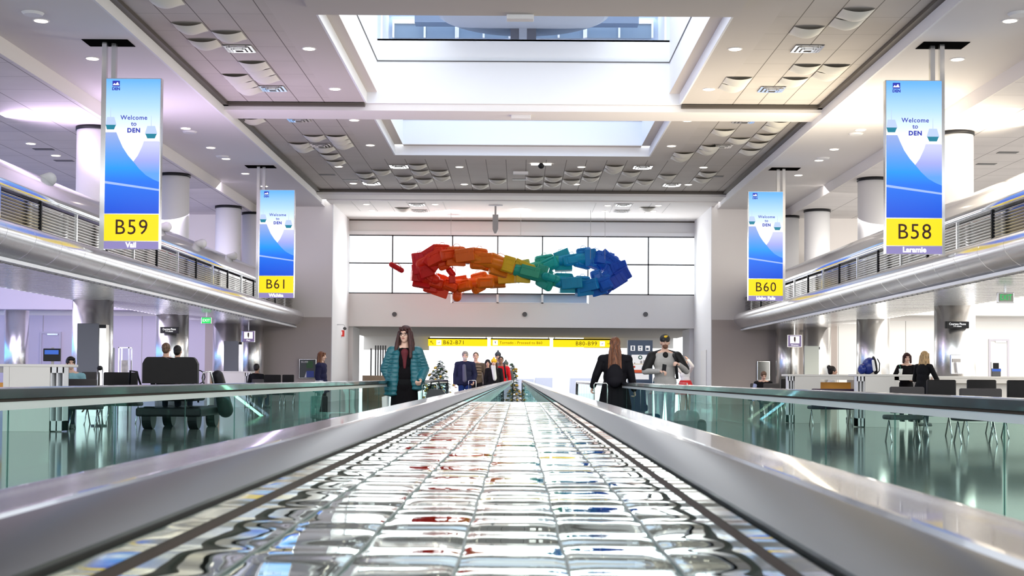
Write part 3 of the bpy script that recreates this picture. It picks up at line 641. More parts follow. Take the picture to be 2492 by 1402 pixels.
for px, py in ((824,405),(860,446),(1118,406),(1130,448),(1415,406),(1402,448),(1712,407),(1675,449)): down(px, py, HC, 'in the tile rows before the last crossbeam', 'downlights before the last crossbeam')
for px, py in ((892,497),(906,512),(1059,497),(1065,513),(1479,500),(1472,514),(1602,500),(1590,514)): down(px, py, HD, 'in the end ceiling around the sculpture', 'downlights around the sculpture')
for px, py in ((75,349),(136,378)): down(px, py, HB, 'in the left lounge ceiling by the dark slots', 'downlights in the left lounge')
def flat(px, py, z, r_, nm, label, mat=m_white, h=.05):
    p = atz(px, py, z); return tag(MB().cyl((p.x, p.y), r_*.8, z-h, z-.001, 28, r_).build(nm, mat, None, False), label, nm.replace('_', ' '))
flat(80, 31, HA, .22, 'ceiling_speaker', 'flat white round ceiling speaker beside the first left downlight'); flat(462, 320, HA, .22, 'ceiling_speaker', 'flat white round ceiling speaker right of the B59 screen')
flat(541, 380, HA, .22, 'ceiling_speaker', 'flat white round ceiling speaker up left of the B61 sign'); flat(2480, 32, HA, .22, 'ceiling_speaker', 'flat white round ceiling speaker in the top right corner')
flat(2083, 325, HA, .22, 'ceiling_speaker', 'flat white round ceiling speaker left of the B58 screen'); flat(2003, 384, HA, .22, 'ceiling_speaker', 'flat white round ceiling speaker up right of the B60 sign')
flat(1267, 510, HD, .42, 'disc_lamp', 'large glowing disc lamp above the centre of the sculpture', m_lampw, .12)
flat(1100, 513, HD, .40, 'disc_lamp', 'glowing disc lamp above the red end of the sculpture', m_lampw); flat(1105, 523, HD, .38, 'disc_lamp', 'paler disc lamp just behind the glowing one at red end', m_white)
p = atz(1317, 398, HC); o = empty('dome_camera', (p.x, p.y, HC), 0, 'black dome security camera between two lit spots before the last crossbeam', 'security camera')
MB().box(-.36, .36, -.08, .08, -.05, -.002).build('mount', m_lampw, o); MB().ell((0, -.0, -.07), (.12, .12, .12)).build('dome', m_black, o, True)
for px, py, z, t in ((1266, 38, CZ+7.51, 'white box fitting under the nearest skylight beam'), (1268, 281, CZ+7.46, 'white box fitting under the crossbeam centre'), (1267, 418, HC, 'small white box fitting in the middle tile row')):
    p = atz(px, py, z); tag(MB().rbox(p.x-.28, p.x+.28, p.y-.12, p.y+.12, z-.10, z, .015).build('exit_light_box', m_white), t, 'ceiling fitting')
p = atz(1206, 499, HD); o = empty('hanging_projector', (p.x, p.y, HD), 0, 'slim grey unit hanging on a rod from the end ceiling', 'projector')
MB().box(-.3, .3, -.06, .06, -.05, 0).build('mount', m_white, o); MB().box(-.04, .04, -.04, .04, -.42, -.05).build('rod', m_grey, o); MB().extrude([(-.12, -1.05), (-.05, -1.22), (.05, -1.22), (.12, -1.05), (.12, -.42), (-.12, -.42)], -.1, .1).build('body', m_grey, o)

# ------------------------------------------------------------------ rainbow luggage sculpture
SY_ = 59.6
sp_ = at(1256, 660, SY_)
sculpt = empty('luggage_sculpture', sp_, 0, 'rainbow figure-eight sculpture of painted suitcases hanging before the far windows', 'sculpture')
ppm = F/SY_
def ramp(stops, t):
    for i in range(len(stops)-1):
        a, b_ = stops[i], stops[i+1]
        if t <= b_[0]: k = max(0, min(1, (t-a[0])/(b_[0]-a[0]))); return tuple(a[1][q]*(1-k)+b_[1][q]*k for q in range(3))
    return stops[-1][1]
RA = [(0, (.55, .003, .010)), (.09, (.68, .004, .004)), (.16, (.82, .04, .002)), (.24, (.86, .13, .001)), (.42, (.84, .23, .003)), (.46, (.82, .50, .01)), (.535, (.72, .50, .012)), (.55, (.03, .38, .22)), (.68, (.005, .40, .38)), (.80, (.004, .28, .62)), (.92, (.005, .11, .62)), (1, (.006, .04, .45))]
cm = {}
def cmat(t):
    k = round(max(0, min(1, t))*48)
    if k not in cm: cm[k] = M('paint_%02d' % k, tuple(q*.82 for q in ramp(RA, k/48)), 0.4, noise=.12, nscale=3, spec=.3)
    return cm[k]
def case_mb(kind, L, Wd, D):
    b = MB()
    if kind == 0:                                     # hard case with ribs, handle and feet
        b.rbox(-L/2, L/2, -D/2, D/2, -Wd/2, Wd/2, .05, 2)
        for q in (-.3, 0, .3): b.box(L*q-.015, L*q+.015, -D/2-.012, D/2+.012, -Wd/2+.04, Wd/2-.04)
        b.box(-L/2-.01, L/2+.01, -.012, .012, -Wd/2-.008, Wd/2+.008); b.tube([(-.1, 0, Wd/2), (-.09, 0, Wd/2+.05), (.09, 0, Wd/2+.05), (.1, 0, Wd/2)], .014, 6)
    elif kind == 1:                                   # soft bag with pocket
        b.rbox(-L/2, L/2, -D/2, D/2, -Wd/2, Wd/2, min(.13, D*.4), 3); b.rbox(-L/3, L/3, -D/2-.05, D/2, -Wd/2+.05, Wd*.2, .05, 2); b.rbox(-L/2.4, L/2.4, -D/2-.02, D/2, Wd*.26, Wd*.40, .02, 2)
        b.tube([(-.12, -.04, Wd/2-.01), (-.07, -.06, Wd/2+.08), (.07, -.06, Wd/2+.08), (.12, -.04, Wd/2-.01)], .013, 6)
    elif kind == 2:                                   # duffel
        b.cap((-L/2+.12, 0, 0), Wd*.42, (L/2-.12, 0, 0), Wd*.42, 14, 4)
        for q in (-.22, .22): b.tube([(L*q+.0, Wd*.44*math.cos(a), Wd*.44*math.sin(a)) for a in [i*math.pi/8 for i in range(17)]], .016, 6)
        b.tube([(-L*.22, 0, Wd*.42), (-L*.1, 0, Wd*.62), (L*.1, 0, Wd*.62), (L*.22, 0, Wd*.42)], .014, 6)
    else:                                             # case with lid edge and clasps
        b.rbox(-L/2, L/2, -D/2, D/2, -Wd/2, Wd/2, .03, 2); b.rbox(-L/2-.012, L/2+.012, -D/2-.012, D/2+.012, Wd*.18, Wd*.26, .01, 1)
        for q in (-.25, .25): b.box(L*q-.03, L*q+.03, -D/2-.03, -D/2, Wd*.12, Wd*.30)
    return b
nm_case = ['suitcase', 'travel_bag', 'duffel_bag', 'hard_case']
for i in range(14):
    t = 2*math.pi*(i+.5)/14; c = Vector((236/ppm*math.cos(t), .75*math.sin(t), 36*math.sin(2*t)/ppm)); c1 = Vector((236/ppm*math.cos(t+.45), .75*math.sin(t+.45), 36*math.sin(2*t+.9)/ppm))
    o = MB().cap((0, 0, 0), .27, c1-c, .25, 10, 3).build('stuffed_sack', cmat((c.x+(c1-c).x/2+4.85)/9.6), sculpt, True); o.location = c
N = 27
for i in range(N):
    t = 2*math.pi*(i+.5)/N
    def path(t): return Vector((236/ppm*math.cos(t), .75*math.sin(t), (36*math.sin(2*t) + 6*math.sin(t)*0)/ppm))
    c = path(t); d_ = (path(t+.02)-path(t-.02)).normalized()
    endk = abs(math.cos(t))
    for j in range(3):
        rr = .20 + .12*max(0, endk-.75)
        off = Vector((rnd.uniform(-.1, .1), (-.16 if j == 2 else .12)+rnd.uniform(-.06, .06), (rr, -rr, 0)[j])) + (Vector((.33, 0, 0)) if j == 2 else Vector())
        kind = rnd.choice([0, 1, 1, 3, 0, 2, 3]); L = rnd.uniform(.66, .92); Wd = rnd.uniform(.44, .58); D = rnd.uniform(.3, .42)
        if endk > .93: L *= .9
        p_ = c + off
        u = (p_.x + 4.85)/9.6
        o = case_mb(kind, L, Wd, D).build(nm_case[kind], cmat(u + rnd.uniform(-.02, .02)), sculpt, kind == 2)
        o.location = p_
        tilt = math.atan2(d_.z, d_.x) if abs(d_.x) > abs(d_.z) else rnd.uniform(-.6, .6)
        if math.cos(tilt) < 0: tilt += math.pi
        o.rotation_euler = (rnd.uniform(-.25, .25), -tilt + rnd.uniform(-.28, .28) + (math.pi/2 if rnd.random() < .12 else 0), rnd.uniform(-.45, .45))
for (px, py, kind, L, rot, t) in ((965, 651, 2, .75, .5, .03), (1097, 662, 1, .5, .9, .08), (1100, 680, 3, .35, 1.5, .12), (1190, 655, 2, .7, .2, .4)):
    q = at(px, py, SY_-.1)-sp_; o = case_mb(kind, L, .28, .24).build(nm_case[kind], cmat(t), sculpt, kind == 2); o.location = q; o.rotation_euler = (0, rot, .2)
b = MB()
for px in (1097, 1267, 1437, 1472): q = at(px, 620, SY_)-sp_; b.tube([(q.x, 0, q.z-.2), (q.x, 0, HD-sp_.z)], .009, 5)
b.build('hanging_wires', m_grey, sculpt)

# ------------------------------------------------------------------ overhead direction sign in the far opening
YS = 78.2
def osign(px0, px1, py0, py1, label, kind):
    a, c = at(px0, py0, YS), at(px1, py1, YS); w, h = c.x-a.x, a.z-c.z; o = empty('direction_sign', (a.x, YS, c.z), 0, label, 'direction sign')
    MB().box(0, w, 0, .12, 0, h).build('panel', m_yel, o); MB().box(0, w, -.01, .13, h, h+.07).build('top_rail', m_brown, o)
    for x in (.05, w-.1): MB().box(x, x+.05, .03, .08, h+.07, CZ+2.39-c.z).build('hanger', m_white, o)
    ink = m_txt
    def icon(x, sy='plane'):
        k = MB().rbox(x-.145, x+.145, -.02, .0, h/2-.145, h/2+.145, .015).build('pictogram', m_wh, o)
        q = MB()
        if sy == 'plane': q.tube([(x-.07, -.024, h/2-.03), (x+.07, -.024, h/2+.03)], .012, 5); q.tube([(x-.01, -.024, h/2), (x+.04, -.024, h/2-.05)], .009, 5)
        else: q.extrude([(x-.05, h/2+.06), (x+.05, h/2+.06), (x+.015, h/2), (x+.02, h/2-.05), (x-.01, h/2-.06), (x-.01, h/2)], -.026, -.022)
        q.build('symbol', ink, k)
    if kind == 0:
        q = MB(); q.tube([(.30, -.02, h/2-.09), (.14, -.02, h/2+.08)], .014, 5); q.tube([(.24, -.02, h/2+.08), (.14, -.02, h/2+.08), (.14, -.02, h/2-.02)], .014, 5); q.build('arrow', ink, o)
        icon(.62); text('B62-B71', .32, ink, (.86, -.012, h/2), o, 'LEFT', space=1.15)
    elif kind == 1:
        icon(.27, 't'); text('Tornado - Proceed to B60', .215, M('sign_ink_orange', (.55, .16, .01), .5), (.52, -.012, h/2), o, 'LEFT', space=1.06)
    else:
        text('B80-B99', .32, ink, (w-.92, -.012, h/2), o, 'RIGHT', space=1.15); icon(w-.62)
        q = MB(); q.tube([(w-.33, -.02, h/2), (w-.08, -.02, h/2)], .014, 5); q.tube([(w-.16, -.02, h/2+.08), (w-.08, -.02, h/2), (w-.16, -.02, h/2-.08)], .014, 5); q.build('arrow', ink, o)
osign(1042, 1186, 825, 843, 'yellow overhead sign panel reading B62-B71 with left arrow', 0)
osign(1194, 1338, 826, 843, 'yellow overhead sign panel reading Tornado Proceed to B60', 1)
osign(1346, 1492, 827, 846, 'yellow overhead sign panel reading B80-B99 with right arrow', 2)

# directory kiosk behind the people on the right
YK = 45.0
a, c = at(1528, 828, YK), at(1588, 930, YK); kw = c.x-a.x
o = empty('directory_kiosk', (a.x, YK, 0), 0, 'tall navy directory kiosk with white advert panels, behind the long-haired woman', 'directory kiosk')
m_nav = M('navy_enamel', (.02, .045, .10), .4); m_wp = M('panel_white', (.78, .78, .78), .5, emit=(.9, .9, .95), estr=.25)
MB().box(0, kw, 0, .35, 0, a.z).build('cabinet', m_nav, o)
for k in range(3):
    x = kw*(.2+.3*k); q = MB().box(x-.075, x+.075, -.01, 0, a.z-.35, a.z-.18).build('pictogram', m_wp, o)
    s_ = MB()
    if k == 0: s_.box(x-.03, x+.03, -.014, -.01, a.z-.33, a.z-.2)
    elif k == 1: s_.extrude([(x-.045, a.z-.21), (x+.045, a.z-.21), (x, a.z-.27), (x+.02, a.z-.33), (x-.02, a.z-.33), (x, a.z-.27)], -.014, -.01)
    else: s_.box(x-.05, x+.03, -.014, -.01, a.z-.32, a.z-.25)
    s_.build('symbol', m_nav, q)
q = MB().box(kw*.15, kw*.85, -.01, 0, a.z-.98, a.z-.48).build('advert_panel', m_wp, o)
MB().cyl((kw*.5, a.z-.57), .07, -.016, -.01, 20, axis='y').build('round_emblem', M('emblem_green', (.02, .10, .08), .5), q)
MB().cyl((kw*.5, a.z-.57), .04, -.018, -.016, 5, axis='y').build('emblem_star', m_wp, q)
b = MB(); b.box(kw*.2, kw*.8, -.014, -.01, a.z-.80, a.z-.785); b.build('gold_rule', M('gold', (.6, .4, .05), .5), q)
b = MB(); b.box(kw*.5, kw*.58, -.014, -.01, a.z-.77, a.z-.68); b.box(kw*.62, kw*.75, -.014, -.01, a.z-.77, a.z-.66); b.box(kw*.25, kw*.3, -.014, -.01, a.z-.78, a.z-.74); b.build('printed_items', m_grey, q)
MB().box(kw*.2, kw*.3, -.014, -.01, a.z-.92, a.z-.85).build('red_square', M('signal_red', (.6, .06, .02), .5), q)
MB().box(kw*.15, kw*.85, -.012, 0, a.z-1.08, a.z-.98).build('orange_band', M('orange_red', (.75, .10, .02), .5), o)
for z0, z1 in ((1.30, 1.10), (1.62, 1.46)): MB().box(kw*.15, kw*.85, -.01, 0, a.z-z0, a.z-z1).build('blank_panel', m_wp, o)

# ------------------------------------------------------------------ small signs and fittings of the lounges
def box_sign(px0, px1, py0, py1, Y, nm, label, cat, face, txt=None, tmat=None, hang=None, ts=.6, casing=m_steel, txt2=None):
    a, c = at(px0, py0, Y), at(px1, py1, Y); w, h = c.x-a.x, a.z-c.z; o = empty(nm, (a.x, Y, c.z), 0, label, cat)
    MB().rbox(-.02, w+.02, 0, .10, -.02, h+.02, .012).build('casing', casing, o); MB().box(0, w, -.006, 0, 0, h).build('face', face, o)
    if txt: text(txt, h*ts, tmat, (w/2, -.010, h*(.5 if not txt2 else .66)), o, sx=min(1, w/(h*ts*.62*len(txt))))
    if txt2: text(txt2, h*.3, tmat, (w/2, -.010, h*.25), o, sx=.9)
    if hang: MB().box(w/2-.02, w/2+.02, .03, .07, h+.02, hang-c.z).build('hanger', m_steel, o)
    return o, w, h
m_green = em('exit_green', (.0, .62, .12), .9); m_pale_w = M('pale_housing', (.75, .72, .62), .5)
box_sign(2430, 2466, 714, 735, 30, 'exit_sign', 'green lettered EXIT sign under the right balcony at the far right', 'exit sign', m_pale_w, 'EXIT', m_green, CZ+2.13, .95)
box_sign(491, 513, 773, 787, 45, 'exit_sign', 'small glowing green EXIT sign under the left balcony', 'exit sign', em('exit_glow', (.0, .75, .12), 1.0), 'EXIT', m_wh, CZ+2.13, .7)
def rest_sign(px0, px1, py0, py1, Y, label, word):
    o, w, h = box_sign(px0, px1, py0, py1, Y, 'restroom_sign', label, 'restroom sign', em('violet_face', (.22, .16, .32), .8), None, None, CZ+2.1, casing=m_chrome)
    q = MB().box(w*.15, w*.85, -.012, -.006, h*.30, h*.92).build('white_square', m_wh, o)
    b = MB(); x = w*.5; b.ell((x, -.014, h*.78), (.035, .01, .035)); b.cap((x, -.014, h*.68), .035, (x, -.014, h*.52), .03); b.cap((x, -.014, h*.5), .015, (x, -.014, h*.38), .012); b.build('figure_symbol', m_txt, q)
    text(word, h*.2, m_wh, (w/2, -.012, h*.14), o)
rest_sign(590, 619, 806, 832, 52, 'lit restroom sign with figure, hanging at the end of the left balcony', 'Men')
rest_sign(1918, 1950, 816, 844, 50, 'lit restroom sign with figure, hanging at the end of the right balcony', 'Women')
o, w, h = box_sign(2303, 2357, 784, 798, 37.05, 'phone_sign', 'black Courtesy Phone plate on the right steel column', 'phone sign', m_black, 'Courtesy Phone', m_wh, None, .55, m_black, 'TTY available')
o, w, h = box_sign(391, 433, 797, 810, 45.7, 'phone_sign', 'black Courtesy Phone plate on the column above the cart riders', 'phone sign', m_black, 'Courtesy Phone', m_wh, None, .55, m_black, 'TTY available')
box_sign(2316, 2342, 865, 909, 37.05, 'payphone', 'steel wall payphone with white receiver on the right column', 'payphone', m_slat)
p = at(2330, 893, 36.98); pay = [q for q in bpy.data.objects if q.name.startswith('payphone')][0]
q = MB(); l = p-pay.location; q.cap((l.x, -.08, l.z-.14), .03, (l.x-.03, -.08, l.z+.10), .03); q.tube([(l.x, -.06, l.z-.15), (l.x+.06, -.05, l.z-.28), (l.x+.04, -.04, l.z-.05)], .008); q.build('receiver', m_white, pay, True)
MB().box(l.x-.12, l.x+.10, -.03, -.006, l.z+.13, l.z+.22).build('hood', m_grey, pay)
box_sign(729, 768, 875, 920, YE-.12, 'framed_poster', 'silver-framed dark landscape poster on the left end wall', 'poster', M('poster_dark', (.02, .03, .03), .3), None, None, None, .6, m_chrome)
pst = [q for q in bpy.data.objects if q.name.startswith('framed_poster')][0]
MB().box(.30, .62, -.012, -.006, .03, .30).build('blue_water', M('poster_blue', (.02, .05, .3), .4), pst); q = MB(); q.quad((.22, -.010, .03), (.30, -.010, .28), (.34, -.010, .28), (.36, -.010, .03)); q.build('white_road', m_white, pst); MB().box(.30, .58, -.011, -.006, .42, .72).build('green_trees', M('poster_green', (.03, .10, .03), .5), pst)
text('$5,000', .11, m_white, (.22, -.014, .68), pst)
box_sign(1844, 1873, 880, 925, YE-.12, 'framed_mirror', 'silver-framed glass panel on the grey wall above the vest man', 'framed panel', M('panel_glassgrey', (.18, .18, .17), .1, .3), None, None, None, .6, m_chrome)
box_sign(822, 838, 804, 819, 61.0, 'alarm_sign', 'small red and white sign on the bright return wall', 'alarm sign', em('alarm_red', (.6, .03, .02), .8), 'III', m_wh, None, .8, m_white)
p = at(815, 790, 59.5); o = empty('wall_camera', (-7.97, 59.5, p.z), 0, 'small goose-neck dome camera on the bright left return wall', 'security camera')
MB().tube([(0, 0, 0), (.28, 0, .0), (.34, 0, -.04), (.34, 0, -.12)], .025).build('arm', m_white, o, True); MB().ell((.34, 0, -.17), (.08, .08, .07)).build('dome', m_dgrey, o, True)

# display towers (grey backs of monitors)
def tower(px0, px1, px2, py0, Y, label, mat=m_dgrey):
    a, c, d2 = at(px0, py0, Y), at(px1, py0, Y), at(px2, py0, Y); o = empty('display_tower', (a.x, Y, 0), 0, label, 'display tower')
    MB().rbox(0, c.x-a.x, 0, .08, .9, a.z, .01).build('monitor_back', M('tower_grey', (.16, .17, .20), .45) if mat is None else mat, o)
    MB().box(c.x-a.x+.01, d2.x-a.x, .05, .30, .0, a.z-.03).build('silver_side', m_steel, o); MB().box(0, c.x-a.x, .05, .25, 0, .9).build('pedestal', m_steel, o)
    MB().box(c.x-a.x+.01, d2.x-a.x, .04, .05, a.z-.12, a.z-.03).build('dark_cap', m_black, o); return o
tower(188, 240, 257, 787, 35, 'tall grey-backed display tower before the near left steel column', None)
tower(545, 580, 588, 830, 48, 'smaller grey-backed display tower near the left restroom sign', None)
tower(1958, 1993, 1996, 842, 46.5, 'pale green-grey display panel behind the right counter', M('sage_grey', (.50, .53, .48), .5))

# ------------------------------------------------------------------ counters
def counter(px0, px1, Y, ztop, depth, label, frac=None, left_holder=True):
    a, c = at(px0, 900, Y), at(px1, 900, Y); w = c.x-a.x; o = empty('charging_counter', (a.x, Y, 0), 0, label, 'counter')
    h = ztop; MB().rbox(-.01, w+.01, -.01, depth, h-.05, h, .008).build('top', m_laminate, o)
    return o, w, h
def holder(o, x, w, h, item=None):
    b = MB(); b.box(x, x+.02, 0, .3, .02, h-.05); b.box(x+w-.02, x+w, 0, .3, .02, h-.05); b.box(x+w*.5-.012, x+w*.5+.012, 0, .3, .02, h-.05); b.box(x, x+w, .28, .3, .02, h-.05); b.box(x, x+w, .0, .3, .02, .2); b.box(x, x+w, 0, .02, h-.16, h-.05)
    q = b.build('side_bin', m_white, o); MB().box(x+.03, x+w-.03, .25, .28, .2, h-.16).build('dark_recess', m_dgrey, q)
    return q
ZL = 1.245
o, w, h = counter(-60, 155, 25.0, ZL, .8, 'white laminate charging counter at the far left with glass end bins')
x1 = at(8, 900, 25).x - o.location.x; x2 = at(122, 900, 25).x - o.location.x
MB().rbox(x1, x1+.11, .0, .7, .0, h-.05, .004).build('leg_panel', m_laminate, o); MB().rbox(x1+.115, x2, .0, .7, .0, h-.05, .004).build('front_panel', m_laminate, o)
MB().box(0, x1, .3, .35, .55, .9).build('wood_panel', m_wood, o); MB().box(0, x1, .05, .6, h-.16, h-.06).build('apron', m_grey, o); q = holder(o, x2+.01, w-x2-.01, h)
MB().box(w-.13, w-.03, .05, .2, .65, .78).build('blue_box', M('cyan_box', (.02, .35, .75), .4), q)
o, w, h = counter(505, 610, 46, 1.22, .8, 'white laminate counter behind the electric cart, with printed end face')
x1 = at(536, 900, 46).x-o.location.x; x2 = at(596, 900, 46).x-o.location.x; MB().box(0, .08, 0, .7, 0, h-.05).build('leg_panel', m_laminate, o); MB().rbox(x1, x2, 0, .7, 0, h-.05, .004).build('front_panel', m_laminate, o); MB().box(.08, x1, .3, .35, .5, .95).build('wood_panel', m_wood, o); holder(o, x2+.01, w-x2-.01, h)
ZR = 1.19
o, w, h = counter(1918, 2084, 33, ZR, .8, 'white counter with amber wood recess, left of the blue backpack')
x0 = at(1933, 900, 33).x-o.location.x; x1 = at(1997, 900, 33).x-o.location.x; holder(o, 0, x0, h); MB().rbox(x0+.01, x1, 0, .7, 0, h-.05, .004).build('front_panel', m_laminate, o)
MB().box(x1, w, .32, .36, .45, 1.0).build('wood_panel', m_wood, o); MB().box(x1, w, 0, .05, h-.13, h-.05).build('apron', m_laminate, o); MB().box(w-.06, w, 0, .7, 0, h-.05).build('leg_panel', m_laminate, o)
o, w, h = counter(2086, 2250, 30.5, ZR, .8, 'white counter the blue backpack stands on, two women leaning at its end')
x0 = at(2104, 900, 30.5).x-o.location.x; x1 = at(2177, 900, 30.5).x-o.location.x; holder(o, 0, x0, h); MB().rbox(x0+.01, x1, 0, .7, 0, h-.05, .004).build('front_panel', m_laminate, o); MB().box(x1, w, 0, .05, h-.13, h-.05).build('apron', m_laminate, o)
MB().box(x1, x1+.1, 0, .7, 0, h-.05).build('leg_panel', m_laminate, o); MB().box(w-.05, w, 0.1, .7, 0, h-.05).build('leg_panel', m_laminate, o)
o, w, h = counter(2262, 2600, 33.5, 1.17, .9, 'long cream counter at the far right behind black chairs'); MB().rbox(0, w, .25, .85, 0, h-.14, .004).build('front_panel', m_laminate, o); MB().box(0, w, 0, .06, h-.17, h-.05).build('apron', m_laminate, o)
# things on counters
p = at(2115, 905, 30.8)
o = empty('backpack', (p.x, 30.9, ZR), 0, 'shiny blue backpack with black back panel lying on the white counter', 'backpack')
m_bb = M('royal_blue_nylon', (.004, .022, .20), .25)
MB().ell((.02, 0, .19), (.16, .17, .20), (0, .35, 0)).build('main_bag', m_bb, o, True); MB().ell((-.14, -.04, .12), (.10, .14, .12), (0, .3, 0)).build('front_pocket', m_bb, o, True)
b = MB(); b.ell((.15, 0, .20), (.05, .16, .22), (0, -.15, 0)); b.build('back_panel', m_black, o, True); MB().cap((.10, -.17, .10), .035, (.07, -.17, .30), .03).build('water_bottle', m_white, o, True)
MB().tube([(.19, -.08, .36), (.24, -.09, .25), (.23, -.09, .08), (.18, -.08, .02)], .015).build('strap', m_black, o, True)
def terminal(px, py, Y, z, label):
    p = at(px, py, Y); o = empty('check_in_terminal', (p.x, Y, z), 0, label, 'terminal')
    MB().box(-.02, .02, 0, .04, 0, .32).build('stand', m_grey, o); MB().rbox(-.16, .16, -.04, .02, .06, .30, .01).build('monitor', m_black, o); MB().box(-.13, .13, -.045, -.04, .19, .27).build('blue_banner', em('banner_blue', (.02, .12, .6), .9), o)
terminal(127, 880, 25.45, ZL, 'small screen with blue banner on the far-left counter'); 
p = at(2425, 905, 33.9); o = empty('check_in_terminal', (p.x, 33.9, 1.17), 0, 'black card reader stand with blue banner on the cream counter', 'terminal')
MB().rbox(-.11, .11, 0, .08, 0, .20, .01).build('reader', m_dgrey, o); MB().box(-.11, .11, -.01, 0, .13, .19).build('blue_banner', em('banner_blue', (.02, .12, .6), .9), o); MB().rbox(-.07, .07, .02, .06, .2, .34, .008).build('screen', m_black, o); MB().box(-.14, -.125, 0, .015, 0, .36).build('antenna', m_grey, o)
for px, py0, Y, lab in ((298, 846, 40, 'glass display case with chrome frame beside the left steel column'),):
    a, c = at(288, 845, Y), at(300, 845, Y); o = empty('display_case', (a.x, Y, 0), 0, lab, 'display case'); w = .32
    f = MB()
    for x in (0, w-.03): f.box(x, x+.03, 0, .03, 0, a.z); f.box(x, x+.03, .3, .33, 0, a.z)
    f.box(0, w, 0, .33, a.z-.03, a.z); f.box(0, w, 0, .33, 0, .9); f.build('frame', m_steel, o); MB().box(.03, w-.03, .01, .02, .9, a.z-.03).build('glass', m_pane, o); MB().box(.05, w-.05, .15, .2, .9, 1.5).build('contents', M('case_items', (.55, .50, .42), .6, noise=.4), o)
p = at(266, 850, 38); tag(MB().rbox(p.x-.12, p.x+.1, 38, 38.2, 0, at(266, 846, 38).z, .02).build('narrow_kiosk', M('night_blue', (.01, .03, .09), .3)), 'narrow dark blue kiosk right of the tall grey display tower', 'kiosk')
p = at(243, 896, 28); o = empty('crowd_barrier', (p.x, 28, 0), 0, 'chrome double-pole stand between the seats near the blue-shirted man', 'barrier'); b = MB(); b.cyl((-.05, 0), .012, 0, p.z-.02, 10); b.cyl((.06, 0), .012, 0, p.z-.02, 10); b.build('poles', m_chrome, o, True); MB().ell((0, 0, p.z), (.06, .06, .05)).build('black_head', m_black, o, True); MB().cyl((0, 0), .16, 0, .03, 20).build('base', m_dgrey, o)

# ------------------------------------------------------------------ seats
def seat(px0, px1, pyt, Y, label, grp, mat=m_leather, n=1, back=.45, head=False):
    a, c = at(px0, pyt, Y), at(px1, pyt, Y); w = c.x-a.x; zt = a.z
    o = empty('lounge_seat', (a.x, Y, 0), 0, label, 'seat', grp)
    MB().rbox(0.01, w-.01, 0, .10, zt-back, zt, .03).build('backrest', mat, o, True)
    MB().rbox(0.01, w-.01, .05, .55, .38, .46, .03).build('seat_cushion', mat, o, True)
    for x in (.06, w-.06):
        MB().tube([(x, .1, 0), (x, .3, .36), (x, .5, 0)], .014).build('leg', m_chrome, o, True)
    MB().box(-.0, .02, .02, .5, .58, .62).build('armrest', m_steel, o)
    return o
m_fab = M('charcoal_weave', (.05, .045, .045), .8, noise=.2, nscale=90)
seat(157, 235, 922, 26.2, 'charcoal seat in front of the man in pale blue shirt', None, m_fab); seat(196, 242, 905, 28.5, 'grey-brown seat back right behind the blue-shirted man', None, m_fab)
seat(250, 335, 906, 29.5, 'wide black seat left of the electric cart', None)
for k, (x0, x1) in enumerate(((642, 684), (686, 716))): seat(x0, x1, 912, 49, 'black seat in front of the poster wall, %s of the pair' % ('left' if k == 0 else 'right'), None)
seat(612, 642, 923, 44, 'dark seat in front of the silhouetted sitter', None, m_fab)
seat(2166, 2252, 941, 23.0, 'charcoal woven low seat back under the blonde woman', None, m_fab); seat(2336, 2441, 945, 22.6, 'charcoal woven low seat back between two leather chairs', None, m_fab)
seat(2256, 2329, 924, 25.5, 'black leather chair right of the blonde woman', None); seat(2354, 2427, 924, 27.0, 'black leather chair behind the woven seat at right', None); seat(2452, 2530, 925, 25.0, 'black leather chair cut off at the right edge', None)
seat(1858, 1900, 933, 38, 'dark seat just in front of the man in the vest', None, m_fab); seat(1900, 1919, 922, 42, 'black chair left of the first right-hand counter', None)
seat(1975, 2083, 946, 31, 'low plum-dark bench in front of the amber recess', None, M('plum', (.03, .012, .04), .6))
seat(1826, 1838, 933, 43, 'thin dark seat edge left of the man in the vest', None, m_fab)

# ------------------------------------------------------------------ electric cart
YC = 26.6; p = at(415, 900, YC)
cart = empty('electric_cart', (p.x, YC, 0), 0, 'black electric passenger cart seen from behind carrying two riders', 'cart')
za = at(415, 869, YC).z
b = MB(); hw = .54
pr = []
for i in range(25):
    u = -1+2*i/24; zz = za - .035*max(0, 1-abs(u)/.25)**1.2*1.6 - (.13*(max(0, abs(u)-.8)/.2)**2.2); pr.append((u*hw, zz))
pr = [(-hw, za-.52)] + pr + [(hw, za-.52)]
b.extrude(pr, -.06, .09); b.build('seat_back', m_leather, cart, False)
MB().rbox(-hw-.15, hw-.05, -.1, .9, .55, .84, .05).build('rear_body', m_black, cart); MB().rbox(-hw-.1, hw+.1, -.15, 2.1, .25, .42, .04).build('chassis', m_black, cart)
MB().rbox(-hw, hw, .1, .6, .75, .86, .04).build('seat_cushion', m_leather, cart)
for x in (-.45, .45):
    for y in (.15, 1.7): MB().cyl((y, .22), .22, x-.09, x+.09, 28, axis='x').build('wheel', m_black, cart, False)
for s_ in (-1, 1):
    x = s_*(hw+.09); MB().tube([(x, .2, .84), (x, .0, 1.0), (x+s_*.02, -.02, 1.12), (x+s_*.16, 0, 1.14), (x+s_*.2, .1, .86)], .02).build('hand_hoop', m_black if s_ < 0 else m_chrome, cart, True)
b = MB(); b.box(-.42, -.34, -.13, -.1, .80, .83); b.box(-.12, -.05, -.13, -.1, .80, .83); b.build('reflector', M('amber', (.8, .4, .02), .4), cart)
p2 = at(478, 905, 28.5); b = MB(); b.cap((hw+.25, 1.4, .35), .16, (hw+.12, 1.2, 1.05), .12); b.build('front_fender', m_black, cart, True)
